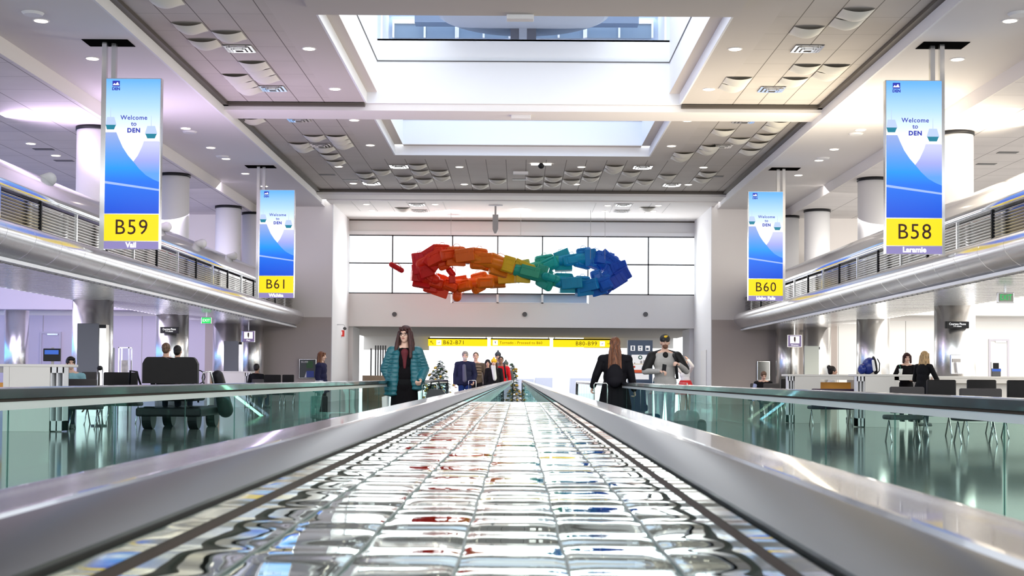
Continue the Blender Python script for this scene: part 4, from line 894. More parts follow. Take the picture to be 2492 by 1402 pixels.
MB().tube([(.2, 1.5, .5), (.2, 1.35, 1.0)], .02).build('steering_column', m_black, cart, True); MB().tube([(.2+.17*math.cos(a), 1.33+.05*math.sin(a), 1.02+.15*math.sin(a)) for a in [i*math.pi/8 for i in range(17)]], .012).build('steering_wheel', m_black, cart, True)

# ------------------------------------------------------------------ trees
def xtree(px, pyt, Y, wr, label):
    p = at(px, pyt, Y); o = empty('christmas_tree', (p.x, Y, 0), 0, label, 'christmas tree'); h = p.z
    rr = random.Random(int(px)); b = MB(); s_ = MB(); g = MB()
    for i in range(620):
        t = rr.random()**.75; z = h*(1-t*.92); r_ = wr*t*(.55+.45*rr.random()); a = rr.uniform(0, 6.283); q = Vector((r_*math.cos(a), r_*math.sin(a), z)); d_ = Vector((math.cos(a), math.sin(a), -.35))*rr.uniform(.10, .2)
        sd = Vector((-math.sin(a), math.cos(a), 0))*.035; tgt = s_ if rr.random() < .58 else b
        tgt.quad(q-sd, q+d_*.6-sd*1.6, q+d_, q+d_*.6+sd*1.6, q+sd)
        if i % 14 == 0: g.ell(q+d_, (.045, .045, .045), nu=8, nv=6)
    b.build('needles', M('fir_green', (.06, .14, .07), .7), o); s_.build('snow_flocking', M('snow', (.85, .87, .86), .7), o); tag(g.build('baubles', M('gold_bauble', (.7, .45, .08), .2, .8), o, True), kind='stuff')
    MB().cyl((0, 0), .05, 0, h*.9, 10, .02).build('trunk', m_brown, o)
xtree(1072, 876, 47, .62, 'larger snowy Christmas tree standing between the teal coat and the crowd')
xtree(1246, 884, 50, .38, 'slim snowy Christmas tree right of the red-jacketed man')
xtree(1056, 902, 45, .3, 'small flocked fir at the left foot of the larger tree')
# brown round desk by the slatted screen
p = at(915, 915, 62); tag(MB().cyl((p.x, 62), .62, 0, p.z+.02, 32).build('round_desk', M('desk_brown', (.35, .25, .17), .5)), 'brown rounded desk beside the striped screen left of the teal coat', 'desk')
# pale structures outside the far glazing
for k, (a_, c_, y0, y1) in enumerate(((1302, 1345, 919, 929), (1388, 1445, 920, 930), (1255, 1300, 922, 930))):
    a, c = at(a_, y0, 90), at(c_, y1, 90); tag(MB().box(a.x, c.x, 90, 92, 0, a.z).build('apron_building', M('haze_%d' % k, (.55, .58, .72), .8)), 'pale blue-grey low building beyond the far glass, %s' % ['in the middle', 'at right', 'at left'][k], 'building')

# ------------------------------------------------------------------ people
m_eye = M('eye_dark', (.02, .015, .012), .3); m_lip = M('lip', (.42, .14, .12), .5)
def skinm(k): return M('skin_%d' % k, [(.72, .45, .34), (.60, .35, .25), (.30, .16, .10)][k], .5)
def hairm(k): return streaks(M('hair_'+k, {'auburn': (.035, .008, .007), 'brown': (.045, .020, .011), 'copper': (.13, .045, .018), 'dark': (.012, .009, .008), 'blonde': (.40, .26, .12), 'grey': (.25, .22, .2), 'sandy': (.12, .07, .045)}[k], .45))
def streaks(m):
    nt = m.node_tree
    if nt.nodes.get('streak'): return m
    b = nt.nodes['Principled BSDF']; c = tuple(b.inputs['Base Color'].default_value)[:3]; b.inputs['Specular IOR Level'].default_value = .3
    tc = nt.nodes.new('ShaderNodeTexCoord'); mp = nt.nodes.new('ShaderNodeMapping'); mp.inputs['Scale'].default_value = (90, 90, 5); n = nt.nodes.new('ShaderNodeTexNoise'); n.name = 'streak'; n.inputs['Scale'].default_value = 1.0
    cr = nt.nodes.new('ShaderNodeValToRGB'); cr.color_ramp.elements[0].position = .35; cr.color_ramp.elements[1].position = .65; cr.color_ramp.elements[0].color = (*[q*.45 for q in c], 1); cr.color_ramp.elements[1].color = (*[min(1, q*1.7) for q in c], 1)
    nt.links.new(tc.outputs['Object'], mp.inputs[0]); nt.links.new(mp.outputs[0], n.inputs['Vector']); nt.links.new(n.outputs['Fac'], cr.inputs[0]); nt.links.new(cr.outputs[0], b.inputs['Base Color']); return m
def blob(name, mb, mat, parent, vox=.012, it=3):
    me = mb.mesh(name, mat); o = bpy.data.objects.new(name, me); C.objects.link(o)
    r = o.modifiers.new('r', 'REMESH'); r.mode = 'VOXEL'; r.voxel_size = vox; r.use_smooth_shade = True
    if it: s = o.modifiers.new('s', 'SMOOTH'); s.factor = .5; s.iterations = it
    dg = bpy.context.evaluated_depsgraph_get(); me2 = bpy.data.meshes.new_from_object(o.evaluated_get(dg)); me2.name = name
    o.modifiers.clear(); o.data = me2; bpy.data.meshes.remove(me); me2.materials.clear(); me2.materials.append(mat); o.parent = parent; return o
V = Vector
def person(loc, yaw, label, height=1.7, sit=False, top=(.1, .1, .1), bottom=(.03, .03, .05), shoes=(.02, .02, .02), skin=0, hair='brown', style='short', sleeve=None, coat=0.0, puffy=False,
           RA=None, LA=None, RL=None, LL=None, lean=0.0, bow=0.0, turn=0.0, face=True, width=1.0, vox=.011, open_coat=None, cap=None, top_rough=.7, collar=None, grp=None, curl=0.0, lift=0.0):
    """faces -Y before yaw; RA is the arm at -x."""
    top = tuple(q*.35 for q in top) if max(top) < .03 else top; bottom = tuple(q*.35 for q in bottom) if max(bottom) < .04 else bottom
    s = height/1.75; o = empty('person', loc, yaw, label, 'person', grp)
    J = {'pel': V((0, 0, .94)), 'chest': V((0, 0, 1.27)), 'neck': V((0, .01, 1.46)), 'head': V((0, -.015, 1.625)),
         'RS': V((-.178*width, .01, 1.385)), 'LS': V((.178*width, .01, 1.385)),
         'RE': V((-.228*width, .03, 1.11)), 'LE': V((.228*width, .03, 1.11)), 'RW': V((-.235*width, -.07, .86)), 'LW': V((.235*width, -.07, .86)),
         'RH': V((-.09, 0, .92)), 'LH': V((.09, 0, .92)), 'RK': V((-.10, -.02, .50)), 'LK': V((.10, -.02, .50)), 'RF': V((-.11, .02, .09)), 'LF': V((.11, .02, .09))}
    if RA: J['RE'], J['RW'] = V(RA[0]), V(RA[1])
    if LA: J['LE'], J['LW'] = V(LA[0]), V(LA[1])
    if RL: J['RK'], J['RF'] = V(RL[0]), V(RL[1])
    if LL: J['LK'], J['LF'] = V(LL[0]), V(LL[1])
    up = ['chest', 'neck', 'head', 'RS', 'LS', 'RE', 'LE', 'RW', 'LW']
    if sit:
        for k in up+['pel', 'RH', 'LH']: J[k] = J[k] - V((0, 0, .42))
        J['RK'], J['LK'] = V((-.12, -.42, .50)), V((.12, -.42, .50)); J['RF'], J['LF'] = V((-.12, -.44, .09)), V((.12, -.44, .09))
    if lean:
        q = Matrix.Rotation(lean, 3, 'X'); p0 = J['pel'].copy()
        for k in up: J[k] = p0 + q @ (J[k]-p0)
    J = {k: v*s for k, v in J.items()}
    hq = Matrix.Rotation(turn, 3, 'Z') @ Matrix.Rotation(lean*.3+bow, 3, 'X'); hc = J['head'] + hq @ V((0, 0, 0)) + V((0, -math.sin(bow)*.06*s, -abs(math.sin(bow))*.03*s))
    def hp(x, y, z): return hc + hq @ (V((x, y, z))*s)
    heul = tuple(hq.to_euler())
    b = MB()
    def E(c, r, rot=(0, 0, 0)): b.ell(c, tuple(q*s for q in r), rot, 18, 12)
    def K(p, r0, q, r1, n=14): b.cap(p, r0*s, q, r1*s, n)
    q0 = lambda t: J['pel'].lerp(J['chest'], t)
    E(J['chest']+V((0, .01, .01))*s, (.155*width, .105, .17)); E(q0(.45), (.135*width, .095, .16)); E(q0(.0), (.158*width, .11, .13)); K(J['RS'], .055, J['LS'], .055); K(J['neck'], .045, J['RS'], .05); K(J['neck'], .045, J['LS'], .05)
    K(J['neck']-V((0, 0, .04))*s, .062, hp(0, .015, -.05), .052)
    E(hp(0, .018, .02), (.074, .092, .098), heul); E(hp(0, -.022, -.035), (.057, .062, .078), heul); E(hp(0, -.045, -.088), (.030, .028, .024), heul)
    K(hp(0, -.080, .012), .010, hp(0, -.098, -.022), .016, 8); E(hp(0, -.078, .035), (.045, .014, .012), heul)
    E(hp(-.074, .01, -.01), (.012, .022, .033), heul); E(hp(.074, .01, -.01), (.012, .022, .033), heul)
    E(hp(-.035, -.058, -.025), (.022, .02, .022), heul); E(hp(.035, -.058, -.025), (.022, .02, .022), heul)
    for S in 'RL':
        K(J[S+'S'], .053, J[S+'E'], .042); K(J[S+'E'], .042, J[S+'W'], .028)
        K(J[S+'H'], .085, J[S+'K'], .058); K(J[S+'K'], .056, J[S+'F'], .036); K(J[S+'F']+V((0, .02, -.04))*s, .038, J[S+'F']+V((0, -.15, -.055))*s, .032)
        d = (J[S+'W']-J[S+'E']).normalized(); inn = V((1 if S == 'R' else -1, 0, 0)); side = d.cross(V((0, -1, 0)).cross(d) if abs(d.y) < .9 else V((0, 0, 1)).cross(d)); 
        fw = V((0, -1, 0)) - d*(V((0, -1, 0)).dot(d))
        if fw.length < .3: fw = V((0, 0, 1)) - d*d.z
        fw.normalize(); nrm = d.cross(fw)
        if nrm.dot(inn) < 0: nrm = -nrm                       # palm faces inwards
        W = J[S+'W']; pc = W + d*.05*s
        for q in (-.024, -.008, .008, .024): K(W+fw*q*.6*s, .016, W+d*.085*s+fw*q*s, .013, 8)
        for i, (q, L) in enumerate(((.030, .072), (.010, .082), (-.010, .076), (-.029, .058))):
            a0 = W+d*.088*s+fw*q*s; c1 = .25+curl*.9; c2 = .7+curl*1.5
            a1 = a0+(d*math.cos(c1)+nrm*math.sin(c1))*L*.5*s; a2 = a1+(d*math.cos(c2)+nrm*math.sin(c2))*L*.5*s
            K(a0, .0095, a1, .009, 8); K(a1, .009, a2, .0078, 8)
        t0 = W+d*.03*s+fw*.026*s; t1 = t0+(d*.6+fw*.7+nrm*.3)*.038*s; t2 = t1+(d*.9+fw*.15+nrm*.45)*.034*s; K(t0, .013, t1, .011, 8); K(t1, .011, t2, .009, 8)
    blob('body', b, skinm(skin), o, min(vox, .009), 2)
    # clothing
    tm = M('cloth_%.3f_%.3f_%.3f' % tuple(top), top, top_rough, noise=.10, nscale=12, spec=.15); bmn = M('cloth_%.3f_%.3f_%.3f' % tuple(bottom), bottom, .8, noise=.10, nscale=12, spec=.15)
    g = 1.0 + (.35 if puffy else .0); b = MB()
    bulk = .018 + (.02 if (puffy or coat) else 0)
    bk = bulk
    if open_coat is None:
        b.ell(J['chest']+V((0, .01, .01))*s, tuple((q+bk)*s for q in (.155*width, .105, .175))); b.ell(q0(.5), tuple((q+bk)*s for q in (.14*width, .10, .17))); b.ell(q0(.05), tuple((q+bk)*s for q in (.155*width, .112, .13)))
        b.cap(J['RS'], (.050+bk)*s, J['LS'], (.050+bk)*s); [b.cap(J['neck']-V((0, -.015, .035))*s, (.040+bk)*s, J[q_+'S'], (.045+bk)*s) for q_ in 'RL']
        if puffy:
            for t in (0, .25, .5, .75, 1.0): b.ell(q0(t), ((.165*width+bk+.012)*s, (.12+bk+.012)*s, .045*s))
        if coat:
            lo = .94-.42*sit-coat
            hipc = J['pel']
            n_ = 3
            b.cap(V((-.07*width, 0, .95-.42*sit))*s, (.10+bk)*s, V((-.10*width, .0, lo+.1))*s, (.12+bk)*s); b.cap(V((.07*width, 0, .95-.42*sit))*s, (.10+bk)*s, V((.10*width, .0, lo+.1))*s, (.12+bk)*s); b.cap(V((0, 0, .95-.42*sit))*s, (.11+bk)*s, V((0, .0, lo+.1))*s, (.13+bk)*s)
            b.box((-.24*width)*s, (.24*width)*s, -.14*s, .15*s, (lo)*s, (lo+.1)*s)
        else:
            b.ell(J['pel']+V((0, 0, -.02))*s, tuple((q+bk)*s for q in (.158*width, .112, .08)))
    if collar: b.cap(J['neck']+V((-.03, .03, .0))*s, .055*s, J['neck']+V((.03, .03, .0))*s, .055*s)
    def sleeves(bb, ex=0.0, SS='RL'):
        for S in SS:
            bb.cap(J[S+'S'], (.053+bk*.7+ex)*s, J[S+'E'], (.046+bk*.6+ex)*s); w2 = J[S+'E'].lerp(J[S+'W'], .93); bb.cap(J[S+'E'], (.046+bk*.6+ex)*s, w2, (.035+bk*.5+ex)*s)
            if puffy:
                for t in (.2, .45, .7, .95): bb.ell(J[S+'S'].lerp(J[S+'E'], t), ((.07+bk)*s,)*2+(.035*s,)); bb.ell(J[S+'E'].lerp(w2, t), ((.058+bk)*s,)*2+(.032*s,))
    if open_coat is None:
        if sleeve is None: sleeves(b); blob('top', b, tm, o, vox, 3)
        else: blob('top', b, tm, o, vox, 3); [(lambda c_: (sleeves(c_, 0.0, S_), blob('sleeve', c_, M('cloth_%.3f_%.3f_%.3f' % tuple(sleeve), sleeve, top_rough, noise=.1, nscale=12, spec=.15), o, vox, 3)))(MB()) for S_ in 'RL']
    # trousers
    b = MB(); b.ell(J['pel']+V((0, 0, -.01))*s, (.172*width*s, .125*s, .13*s))
    for S in 'RL':
        b.cap(J[S+'H'], .100*s, J[S+'K'], .075*s); b.cap(J[S+'K'], .075*s, J[S+'F']+V((0, 0, .02))*s, .056*s)
    blob('trousers', b, bmn, o, vox, 3)
    b = MB()
    for S in 'RL':
        f = J[S+'F']; b.cap(f+V((0, .03, -.035))*s, .050*s, f+V((0, -.17, -.045))*s, .042*s); b.rbox((f.x-.045*s), (f.x+.045*s), f.y-.20*s, f.y+.07*s, f.z-.09*s, f.z-.06*s, .01*s)
    blob('shoes', b, M('shoe_%.2f_%.2f_%.2f' % tuple(shoes), shoes, .5), o, vox, 2)
    # hair and head features
    hm = hairm(hair); b = MB(); he = heul
    def HE(c, r): b.ell(hp(*c), tuple(q*s for q in r), he, 16, 10)
    def HC(p, r0, q, r1): b.cap(hp(*p), r0*s, hp(*q), r1*s, 10)
    if style in ('short', 'long', 'bun', 'tail', 'cropped'):
        e = .006 if style == 'cropped' else .014
        HE((0, .030, .035), (.078+e, .090+e, .088+e)); HE((0, .055, -.01), (.066+e, .058+e, .08))
        if face and style != 'cropped': HC((-.05, -.062, .085), .022, (.05, -.062, .085), .022)
        if style == 'long':
            for x in (-.078, -.06, .06, .078): HC((x, .0, .03), .026, (x*1.35, .01, -.22), .032); HC((x*1.2, .02, -.15), .03, (x*1.55, -.03, -.33), .022)
            HC((0, .07, 0), .06, (0, .09, -.30), .05); HC((-.05, .07, 0), .05, (-.08, .09, -.28), .04); HC((.05, .07, 0), .05, (.08, .09, -.28), .04); HC((-.045, -.070, .075), .014, (-.055, -.066, .03), .012); HC((.02, -.078, .08), .012, (.045, -.070, .04), .012); HC((-.02, -.078, .08), .012, (-.01, -.082, .05), .010)
        if style == 'tail':
            HC((0, .085, .03), .045, (0, .11, -.12), .065); HC((0, .11, -.12), .065, (.0, .13, -.36), .075)
            for x in (-.06, -.03, .03, .06): HC((x*.5, .11, -.05), .03, (x*1.5, .135, -.5+abs(x)), .028)
        if style == 'bun': HE((0, .10, .10), (.055, .05, .055)); HE((.05, .06, .08), (.04, .05, .05)); HE((-.05, .07, .06), (.04, .05, .05))
    elif style in ('cap', 'beanie'):
        HE((0, .040, .0), (.078, .075, .075))
    blob('hair', b, hm, o, .008, 2) if b.v else None
    if style in ('cap', 'beanie'):
        b = MB(); HE((0, .012, .055), (.090, .106, .085)); HC((-.02, -.05, .06), .05, (.02, -.05, .06), .05)
        k = None
        if style == 'beanie': HE((0, .01, .05), (.094, .108, .07)); HE((0, .02, .155), (.03, .03, .03))
        else:
            for x in (-.045, -.02, .0, .02, .045): HC((x, -.085, .042), .012, (x*.9, -.155+abs(x)*.5, .018), .007)
        k = blob('cap' if style == 'cap' else 'beanie', b, M('hat_%.2f_%.2f_%.2f' % tuple(cap or (.02, .02, .02)), cap or (.02, .02, .02), .7), o, .008, 1)
        if style == 'cap':
            e = MB(); e.ell(hp(0, -.100, .092), (.030*s, .010*s, .020*s), he, 12, 8); e.ell(hp(.022, -.098, .102), (.020*s, .010*s, .010*s), he, 10, 6); e.build('cap_emblem', M('emblem_gold', (.8, .5, .02), .5), k, True)
    if face:
        b = MB()
        for x in (-.031, .031): b.ell(hp(x, -.072, .008), (.013*s, .009*s, .007*s), he, 10, 6)
        b.build('eyes', m_eye, o, True); b = MB(); b.ell(hp(0, -.082, -.055), (.024*s, .010*s, .007*s), he, 10, 6); b.build('lips', m_lip, o, True)
        b = MB()
        for x in (-1, 1): b.cap(hp(x*.018, -.079, .028), .004*s, hp(x*.046, -.070, .030), .004*s, 6)
        b.build('eyebrows', hm, o, True)
    return o, J, hp, s, heul, blob
def suitcase(loc, rz, w, h, d, mat, label, handle=.45, cat='suitcase'):
    o = empty('rolling_suitcase', loc, rz, label, cat)
    MB().rbox(-w/2, w/2, -d/2, d/2, .06, h, .04, 3).build('shell', mat, o, True); b = MB(); b.rbox(-w/2+.05, w/2-.05, -d/2-.025, -d/2+.02, .12, h*.62, .02, 2); b.build('front_pocket', mat, o, True)
    b = MB()
    for x in (-w/2+.05, w/2-.05):
        for y in (-d/2+.04, d/2-.04): b.cyl((y, .035), .035, x-.012, x+.012, 14, axis='x')
    b.build('wheels', m_black, o)
    if handle: MB().tube([(-.10, 0, h-.03), (-.10, 0, h+handle-.02), (-.085, 0, h+handle), (.085, 0, h+handle), (.10, 0, h+handle-.02), (.10, 0, h-.03)], .009).build('pull_handle', m_chrome, o, True)
    return o
def base(px, pytop, Y, z=0.02): p = at(px, pytop, Y); return (p.x, Y, z), p.z - z

# woman in teal coat, open over black
L, hh = base(986, 793, 19.0)
o, J, hp, s, he, _ = person(L, .06, 'person in an open teal puffer coat with glasses and long auburn hair', hh, top=(.03, .004, .008), bottom=(.008, .008, .010), hair='auburn', style='long', turn=-.30, open_coat=1, vox=.009,
    RA=((-.27, .05, 1.14), (-.17, .0, .92)), LA=((.27, .05, 1.14), (.23, -.17, .99)), curl=.9)
b = MB(); b.ell(J['chest']+V((0, 0, 0)), (.165*s, .118*s, .19*s)); b.ell(V((0, 0, 1.08))*s, (.155*s, .115*s, .19*s)); b.ell(V((0, 0, .9))*s, (.17*s, .125*s, .15*s)); b.cap(V((-.07, 0, .9))*s, .115*s, V((-.08, 0, .62))*s, .12*s); b.cap(V((.07, 0, .9))*s, .115*s, V((.08, 0, .62))*s, .12*s); b.cap(V((0, 0, .9))*s, .115*s, V((0, 0, .62))*s, .125*s); b.cap(J['RS'], .07*s, J['LS'], .07*s); blob('black_tunic', b, M('tunic_black', (.004, .003, .004), .8, spec=.1), o, .01)
b = MB(); b.cap(V((0, -.074, 1.37))*s, .060*s, V((0, -.102, 1.16))*s, .018*s); blob('maroon_shirt', b, M('maroon', (.10, .006, .012), .8), o, .01)
m_tealc = M('teal_nylon', (.008, .10, .125), .40, noise=.15, nscale=10); b = MB()
def lp(t): return 1.40 + (0.78-1.40)*t
for sd in (-1, 1):
    S = 'R' if sd < 0 else 'L'; bot = .79 if sd < 0 else .87
    b.cap(V((sd*.12, .02, 1.34))*s, .105*s, V((sd*.165, .03, bot+.08))*s, .125*s); b.cap(V((sd*.11, -.06, 1.36))*s, .05*s, V((sd*.16, -.06, bot+.06))*s, .075*s); b.cap(V((sd*.06, .08, 1.38))*s, .09*s, V((sd*.07, .09, bot+.08))*s, .11*s)
    nq = 10
    for i in range(nq):
        t = i/(nq-1); z = 1.36+(bot-1.36)*t; w0 = .125+.04*t
        b.ell(V((sd*w0, .02, z))*s, ((.110+.020*t)*s, (.117+.03*t)*s, .030*s)); b.ell(V((sd*(w0-.005), -.065, z))*s, ((.056+.02*t)*s, (.056+.02*t)*s, .028*s)); b.ell(V((sd*.07, .10, z))*s, ((.105)*s, (.092+.03*t)*s, .030*s))
    b.cap(J[S+'S'], .082*s, J[S+'E'], .076*s); w2 = J[S+'E'].lerp(J[S+'W'], .88); b.cap(J[S+'E'], .076*s, w2, .058*s)
    for i in range(6): t = (i+.5)/6; b.ell(J[S+'S'].lerp(J[S+'E'], t), (.088*s, .088*s, .022*s))
    for i in range(5): t = (i+.5)/5; b.ell(J[S+'E'].lerp(w2, t), ((.082-.018*t)*s,)*2+(.022*s,))
    b.cap(V((sd*.06, .06, 1.47))*s, .045*s, V((sd*.11, .0, 1.42))*s, .055*s)
b.cap(V((-.08, .09, 1.46))*s, .06*s, V((.08, .09, 1.46))*s, .06*s); blob('puffer_coat', b, m_tealc, o, .0095, 2)
b = MB()
for x in (-.034, .034): b.tube([tuple(hp(x+.027*math.cos(a), -.094, .004+.019*math.sin(a))) for a in [i*math.pi/9 for i in range(19)]], .0028*s, 6)
b.tube([tuple(hp(-.008, -.096, .008)), tuple(hp(.008, -.096, .008))], .0028*s, 6)
for x in (-1, 1): b.tube([tuple(hp(x*.061, -.090, .008)), tuple(hp(x*.078, .0, .010))], .0028*s, 6)
b.build('glasses', M('glasses_frame', (.04, .03, .04), .3), o, True)
b = MB()
for sd in (-1, 1):
    for x, y0 in ((.080, .02), (.070, -.035), (.055, .06)): b.cap(hp(sd*x, y0, .03), .028*s, hp(sd*(x+.03), y0-.01, -.13), .034*s, 8); b.cap(hp(sd*(x+.03), y0-.01, -.13), .034*s, hp(sd*(x+.045), y0-.06, -.32), .022*s, 8)
blob('long_hair', b, hairm('auburn'), o, .008, 1)
wloc_ = L
p = at(1045, 912, 18.9); suitcase((p.x, 18.95, .02), .1, .34, .52, .24, M('black_nylon', (.006, .006, .008), .6, spec=.2), 'black rolling suitcase held by the woman in teal', .42)
p = at(1047, 930, 18.8); tb = empty('tote_bag', (p.x+.07, 18.85, .56), 0, 'black handbag slung on top of the rolling suitcase beside the teal coat', 'bag')
MB().extrude([(-.13, 0), (.20, 0), (.16, .24), (.10, .32), (-.08, .33), (-.12, .24)], -.12, .12).build('body', M('black_leatherette', (.015, .015, .017), .45), tb); MB().tube([(-.08, 0, .30), (-.06, 0, .42), (.04, 0, .44), (.08, 0, .31)], .012).build('strap', m_black, tb, True)

# long-haired woman from behind
L, hh = base(1497, 821, 21.0)
o, J, hp, s, he, _ = person(L, math.pi-.08, 'person seen from behind with very long copper-brown hair and long black coat', hh, top=(.012, .010, .016), bottom=(.01, .01, .012), hair='copper', style='tail', coat=.38, width=1.12, vox=.010, face=False, collar=True,
    RA=((-.26, .0, 1.13), (-.31, -.06, .90)), LA=((.30, .03, 1.14), (.36, -.02, .95)), curl=.8)
b = MB()
for i in range(9):
    x = -.10+.025*i; b.cap(hp(x*.45, .09, .06), .022*s, hp(x*.8, .12, -.12), .026*s, 8); b.cap(hp(x*.8, .12, -.12), .026*s, hp(x*1.0, .15, -.40-.05*math.cos(i*1.7)), .014*s, 8)
blob('long_hair', b, hairm('copper'), o, .007, 1)
b = MB(); b.ell(V((0, .17, 1.12))*s, (.13*s, .07*s, .20*s)); b.ell(V((0, .20, 1.03))*s, (.105*s, .06*s, .10*s)); b.cap(V((-.10, .10, 1.4))*s, .02*s, V((-.12, .14, 1.0))*s, .02*s); b.cap(V((.10, .10, 1.4))*s, .02*s, V((.12, .14, 1.0))*s, .02*s); blob('backpack_hood', b, M('near_black', (.006, .005, .008), .7, spec=.15), o, .009)
p = at(1461, 952, 20.8); suitcase((p.x, 20.7, .02), 0, .38, .50, .25, M('black_nylon', (.006, .006, .008), .6, spec=.2), 'suitcase with silver pull handle held by the long-haired woman', .46)

# man in cap
L, hh = base(1618, 820, 24.6, 0.0)
o, J, hp, s, he, _ = person(L, .05, 'person in a black cap and grey jacket looking at a phone', hh*1.02, top=(.42, .40, .38), sleeve=(.40, .38, .36), bottom=(.02, .09, .16), hair='brown', style='cap', cap=(.012, .012, .012), bow=-.0, turn=-.05, width=1.22, vox=.010,
    RA=((-.35, -.05, 1.12), (-.12, -.30, 1.12)), LA=((.37, -.02, 1.13), (.20, -.24, 1.24)), curl=.7)
b = MB(); b.cap(J['RS'], .088*s, J['RS'].lerp(J['RE'], .85), .078*s); b.cap(J['LS'], .088*s, J['LS'].lerp(J['LE'], .85), .078*s); b.cap(J['RS'], .075*s, V((-.05, .06, 1.45))*s, .06*s); b.cap(J['LS'], .075*s, V((.05, .06, 1.45))*s, .06*s); b.ell(V((0, -.07, 1.40))*s, (.05*s, .052*s, .06*s)); blob('black_yoke', b, m_leather, o, .01)
b = MB(); b.ell(hp(0, -.055, -.075), (.050*s, .045*s, .040*s), he); blob('beard', b, M('beard_ginger', (.16, .07, .04), .8), o, .008, 1)
ph = J['RW']+V((.075, -.03, .06))*s; q = MB().rbox(-.038, .038, -.006, .006, -.075, .075, .006).build('smartphone', m_black); q.location = V(L)+ph; q.rotation_euler = (-.5, .2, .05); tag(q, 'black smartphone held up by the person in the black cap', 'phone')
b = MB(); b.tube([tuple(V((.12, .06, 1.46))*s), tuple(V((.16, -.12, 1.36))*s), tuple(V((.17, -.17, 1.2))*s), tuple(V((.20, -.10, 1.0))*s)], .026*s, 8); b.build('backpack_strap', m_black, o, True)
p = at(1680, 992, 24.2); db = empty('duffel_bag', (p.x-.05, 24.1, 0), 0, 'dark grey duffel bag with wheels standing right of the capped person', 'bag')
MB().rbox(-.26, .20, -.14, .14, .05, .50, .12, 3).build('body', m_dgrey, db, True); MB().rbox(.08, .32, -.12, .10, .05, .34, .08, 3).build('side_bag', m_black, db, True); MB().tube([(-.14, 0, .48), (-.17, 0, .98), (-.02, 0, .98), (.0, 0, .48)], .010).build('pull_handle', m_chrome, db, True)

# dancing figure, red skirt
L, hh = base(1668, 878, 38, 0.0)
o, J, hp, s, he, _ = person(L, .5, 'person in white top and red skirt stretching arms up, far right of the opening', 1.62, top=(.80, .78, .80), bottom=(.5, .35, .3), hair='grey', style='short', face=False, lean=-.05, vox=.012, RA=((-.30, -.05, 1.58), (-.42, -.08, 1.80)), LA=((.10, -.25, 1.52), (-.12, -.32, 1.72)))
b = MB(); b.cyl((0, 0), .34, .62, 1.02, 28, .15); b.build('red_skirt', M('skirt_red', (.55, .01, .015), .7), o, True)

# crowd at the far end
Yc = 39.0
def crowd(px, py, Y, label, **k):
    L, hh = base(px, py, Y, 0.0); return person(L, k.pop('yaw', 0.0), label, k.pop('height', hh), vox=.013, **k)
r = crowd(1132, 855, 38.0, 'person in a dark navy coat with white beard, leftmost of the crowd', top=(.014, .016, .045), bottom=(.01, .03, .14), hair='grey', style='short', coat=.10, width=1.15, curl=.6, LA=((.28, .0, 1.12), (.25, -.16, .92)))
b = MB(); b.ell(r[2](0, -.05, -.08), (.06, .05, .06)); blob('beard', b, M('beard_white', (.5, .42, .38), .8), r[0], .01, 1)
b = MB(); b.cap(V((-.02, -.15, 1.38)), .05, V((.0, -.16, .98)), .06); blob('grey_scarf', b, M('scarf_grey', (.09, .09, .14), .8), r[0], .012, 1)
p = at(1150, 920, 37.7); suitcase((p.x, 37.6, 0), 0, .36, .56, .24, M('brown_case', (.18, .07, .03), .5), 'brown suitcase before the crowd, pulled by the navy-coated person', .42)
r = crowd(1158, 857, 39.0, 'person in a brown and tan striped jacket, second from left in the crowd', top=(.10, .075, .055), bottom=(.03, .025, .03), hair='sandy', style='cropped', width=1.15)
b = MB()
for z in (1.38, 1.30, 1.22, 1.14): b.ell(V((.0, -.02, z)), (.185, .135, .016))
blob('tan_stripes', b, M('tan_stripe', (.42, .30, .22), .8), r[0], .012, 0)
crowd(1187, 875, 40.2, 'person with brown hood mostly hidden between the striped jacket and yellow beanie', top=(.28, .24, .20), bottom=(.05, .05, .05), hair='dark', style='long')
r = crowd(1202, 873, 38.0, 'person in a yellow beanie and open dark coat with white scarf, in the crowd', top=(.020, .018, .024), bottom=(.012, .01, .014), hair='brown', style='beanie', cap=(.90, .52, .01), coat=.18, width=1.08)
b = MB(); b.cap(V((-.05, -.13, 1.38)), .035, V((.03, -.155, 1.02)), .05); b.cap(V((.02, -.14, 1.38)), .03, V((.05, -.15, 1.05)), .04); blob('white_scarf', b, M('scarf_white', (.7, .7, .68), .8), r[0], .012, 1)
b = MB(); [b.cap(r[2](x, -.01, -.02), .025, r[2](x*1.4, -.02, -.25), .03) for x in (-.08, .08)]; blob('side_hair', b, hairm('brown'), r[0], .012, 1)
r = crowd(1219, 867, 39.2, 'person in a bright red hooded jacket with a black strap, right of the yellow beanie', top=(.62, .012, .02), bottom=(.03, .03, .05), hair='dark', skin=2, style='cropped', width=1.15, collar=True)
b = MB(); b.tube([(.10, -.12, 1.42), (.13, -.165, 1.25), (.15, -.15, 1.05)], .025, 8); b.build('backpack_strap', m_black, r[0], True); MB().box(-.10, .03, -.162, -.150, 1.14, 1.24).build('chest_print', M('print_white', (.75, .7, .7), .6), r[0])
crowd(1212, 857, 40.6, 'tall person in a dark grey beanie behind the red jacket', top=(.18, .18, .24), bottom=(.03, .03, .04), hair='dark', style='beanie', cap=(.05, .055, .065), width=1.1)
crowd(1231, 884, 40.4, 'person in greenish hood half hidden behind the red jacket shoulder', height=1.55, top=(.12, .13, .12), bottom=(.03, .03, .04), hair='dark', style='beanie', cap=(.10, .12, .10))
for (px, py, lab) in ((1238, 913, 'x'),): pass

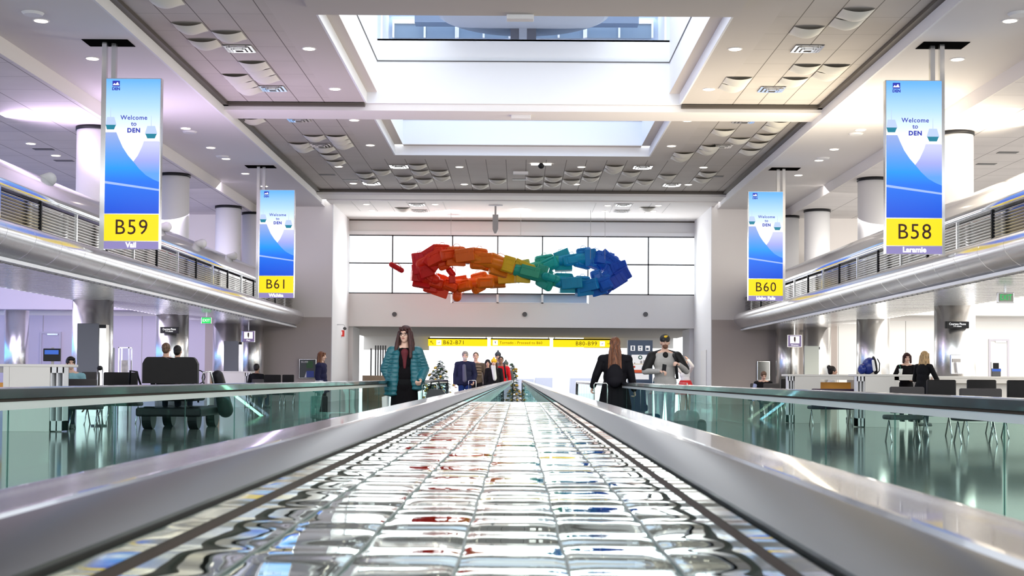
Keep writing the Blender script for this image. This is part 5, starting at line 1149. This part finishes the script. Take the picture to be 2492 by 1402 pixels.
# left side people
L, hh = base(783, 856, 32.5, 0.0)
o, J, hp, s, he, _ = person(L, math.pi*.42, 'person in a long dark navy coat with brown ponytail walking right, by the framed poster', hh, top=(.012, .012, .045), bottom=(.01, .01, .012), hair='copper', style='long', coat=.22, width=.9, collar=True, vox=.011, curl=.5)
p = at(779, 960, 31.8); suitcase((p.x-.05, 32.0, 0), .3, .38, .60, .25, M('black_nylon', (.006, .006, .008), .6, spec=.2), 'black suitcase beside the person with ponytail, seen through the glass', .35)
L, hh = base(181, 877, 27.2, 0.0); L = (L[0], L[1], L[2])
r = person((L[0], 27.0, -.0), .1, 'person in a pale blue T-shirt seated beside the white counter at far left, looking right', 1.86, sit=True, top=(.24, .44, .50), bottom=(.03, .03, .05), hair='dark', style='short', turn=.35, width=1.15, vox=.010)
# the two riders of the cart
p = at(403, 838, YC+.35); person((p.x, YC+.40, .34), math.pi, 'bald rider in a black top, left of two on the electric cart', 1.80, sit=True, top=(.015, .015, .018), hair='sandy', style='cropped', face=False, skin=1, width=1.1)
p = at(431, 845, YC+1.2); person((p.x, YC+1.25, .34), math.pi-.1, 'dark-haired rider in a teal top, right of two on the electric cart', 1.76, sit=True, top=(.02, .16, .18), hair='dark', style='cropped', face=False, skin=1, width=1.0)
p = at(625, 888, 45); person((p.x, 45, 0), math.pi*.9, 'dark silhouetted person sitting right of the printed counter end on the left', 1.93, sit=True, top=(.010, .010, .014), hair='dark', style='short', face=False, skin=2, width=1.1)
# right side people
p = at(1857, 900, 40); r = person((p.x, 40, 0), .0, 'person in a black vest and pale blue shirt sitting head down at right', 1.72, sit=True, top=(.012, .012, .016), sleeve=(.45, .50, .75), hair='sandy', style='short', bow=.35, width=1.25, lean=.10)
p = at(2030, 888, 35); r = person((p.x, 35.2, 0), math.pi*.5, 'person with a dark curly bun and white collar behind the amber-recess counter', 1.86, sit=True, top=(.65, .63, .6), hair='dark', style='bun', face=False, skin=1, width=.8)
p = at(2208, 857, 31.5); r = person((p.x, 31.6, .1), -.05, 'person with dark bob in a black jacket leaning on the counter, facing the blonde woman', 1.60, top=(.012, .010, .014), bottom=(.02, .02, .02), hair='auburn', style='short', bow=.05, width=1.05, lean=.12, RA=((-.34, -.08, 1.10), (-.16, -.25, 1.10)), LA=((.30, -.1, 1.08), (.10, -.28, 1.08)), curl=.6)
b = MB(); [b.cap(r[2](x, .0, .04), .03, r[2](x*1.1, -.01, -.11), .028) for x in (-.082, .082)]; blob('bob_sides', b, hairm('auburn'), r[0], .01, 1)
p = at(2243, 858, 30.0); r = person((p.x-.02, 29.9, .05), math.pi*.72, 'blonde long-haired person in a black jacket leaning on the right counter', 1.66, top=(.010, .009, .014), bottom=(.02, .02, .03), hair='blonde', style='long', face=False, lean=.16, width=1.0, RA=((-.30, -.12, 1.10), (-.12, -.38, 1.12)), LA=((.30, -.12, 1.10), (.14, -.40, 1.14)), curl=.6)
p = at(2189, 898, 30.9); o = empty('drink_cup', (p.x, 30.8, ZR), 0, 'clear iced drink cup with green straw held between the two women', 'cup'); MB().cyl((0, 0), .03, 0, .13, 20, .045).build('cup', M('cup_plastic', (.75, .76, .74), .2), o, True); MB().tube([(0, 0, .13), (-.03, 0, .22)], .005).build('straw', M('straw_green', (.02, .3, .15), .4), o, True)
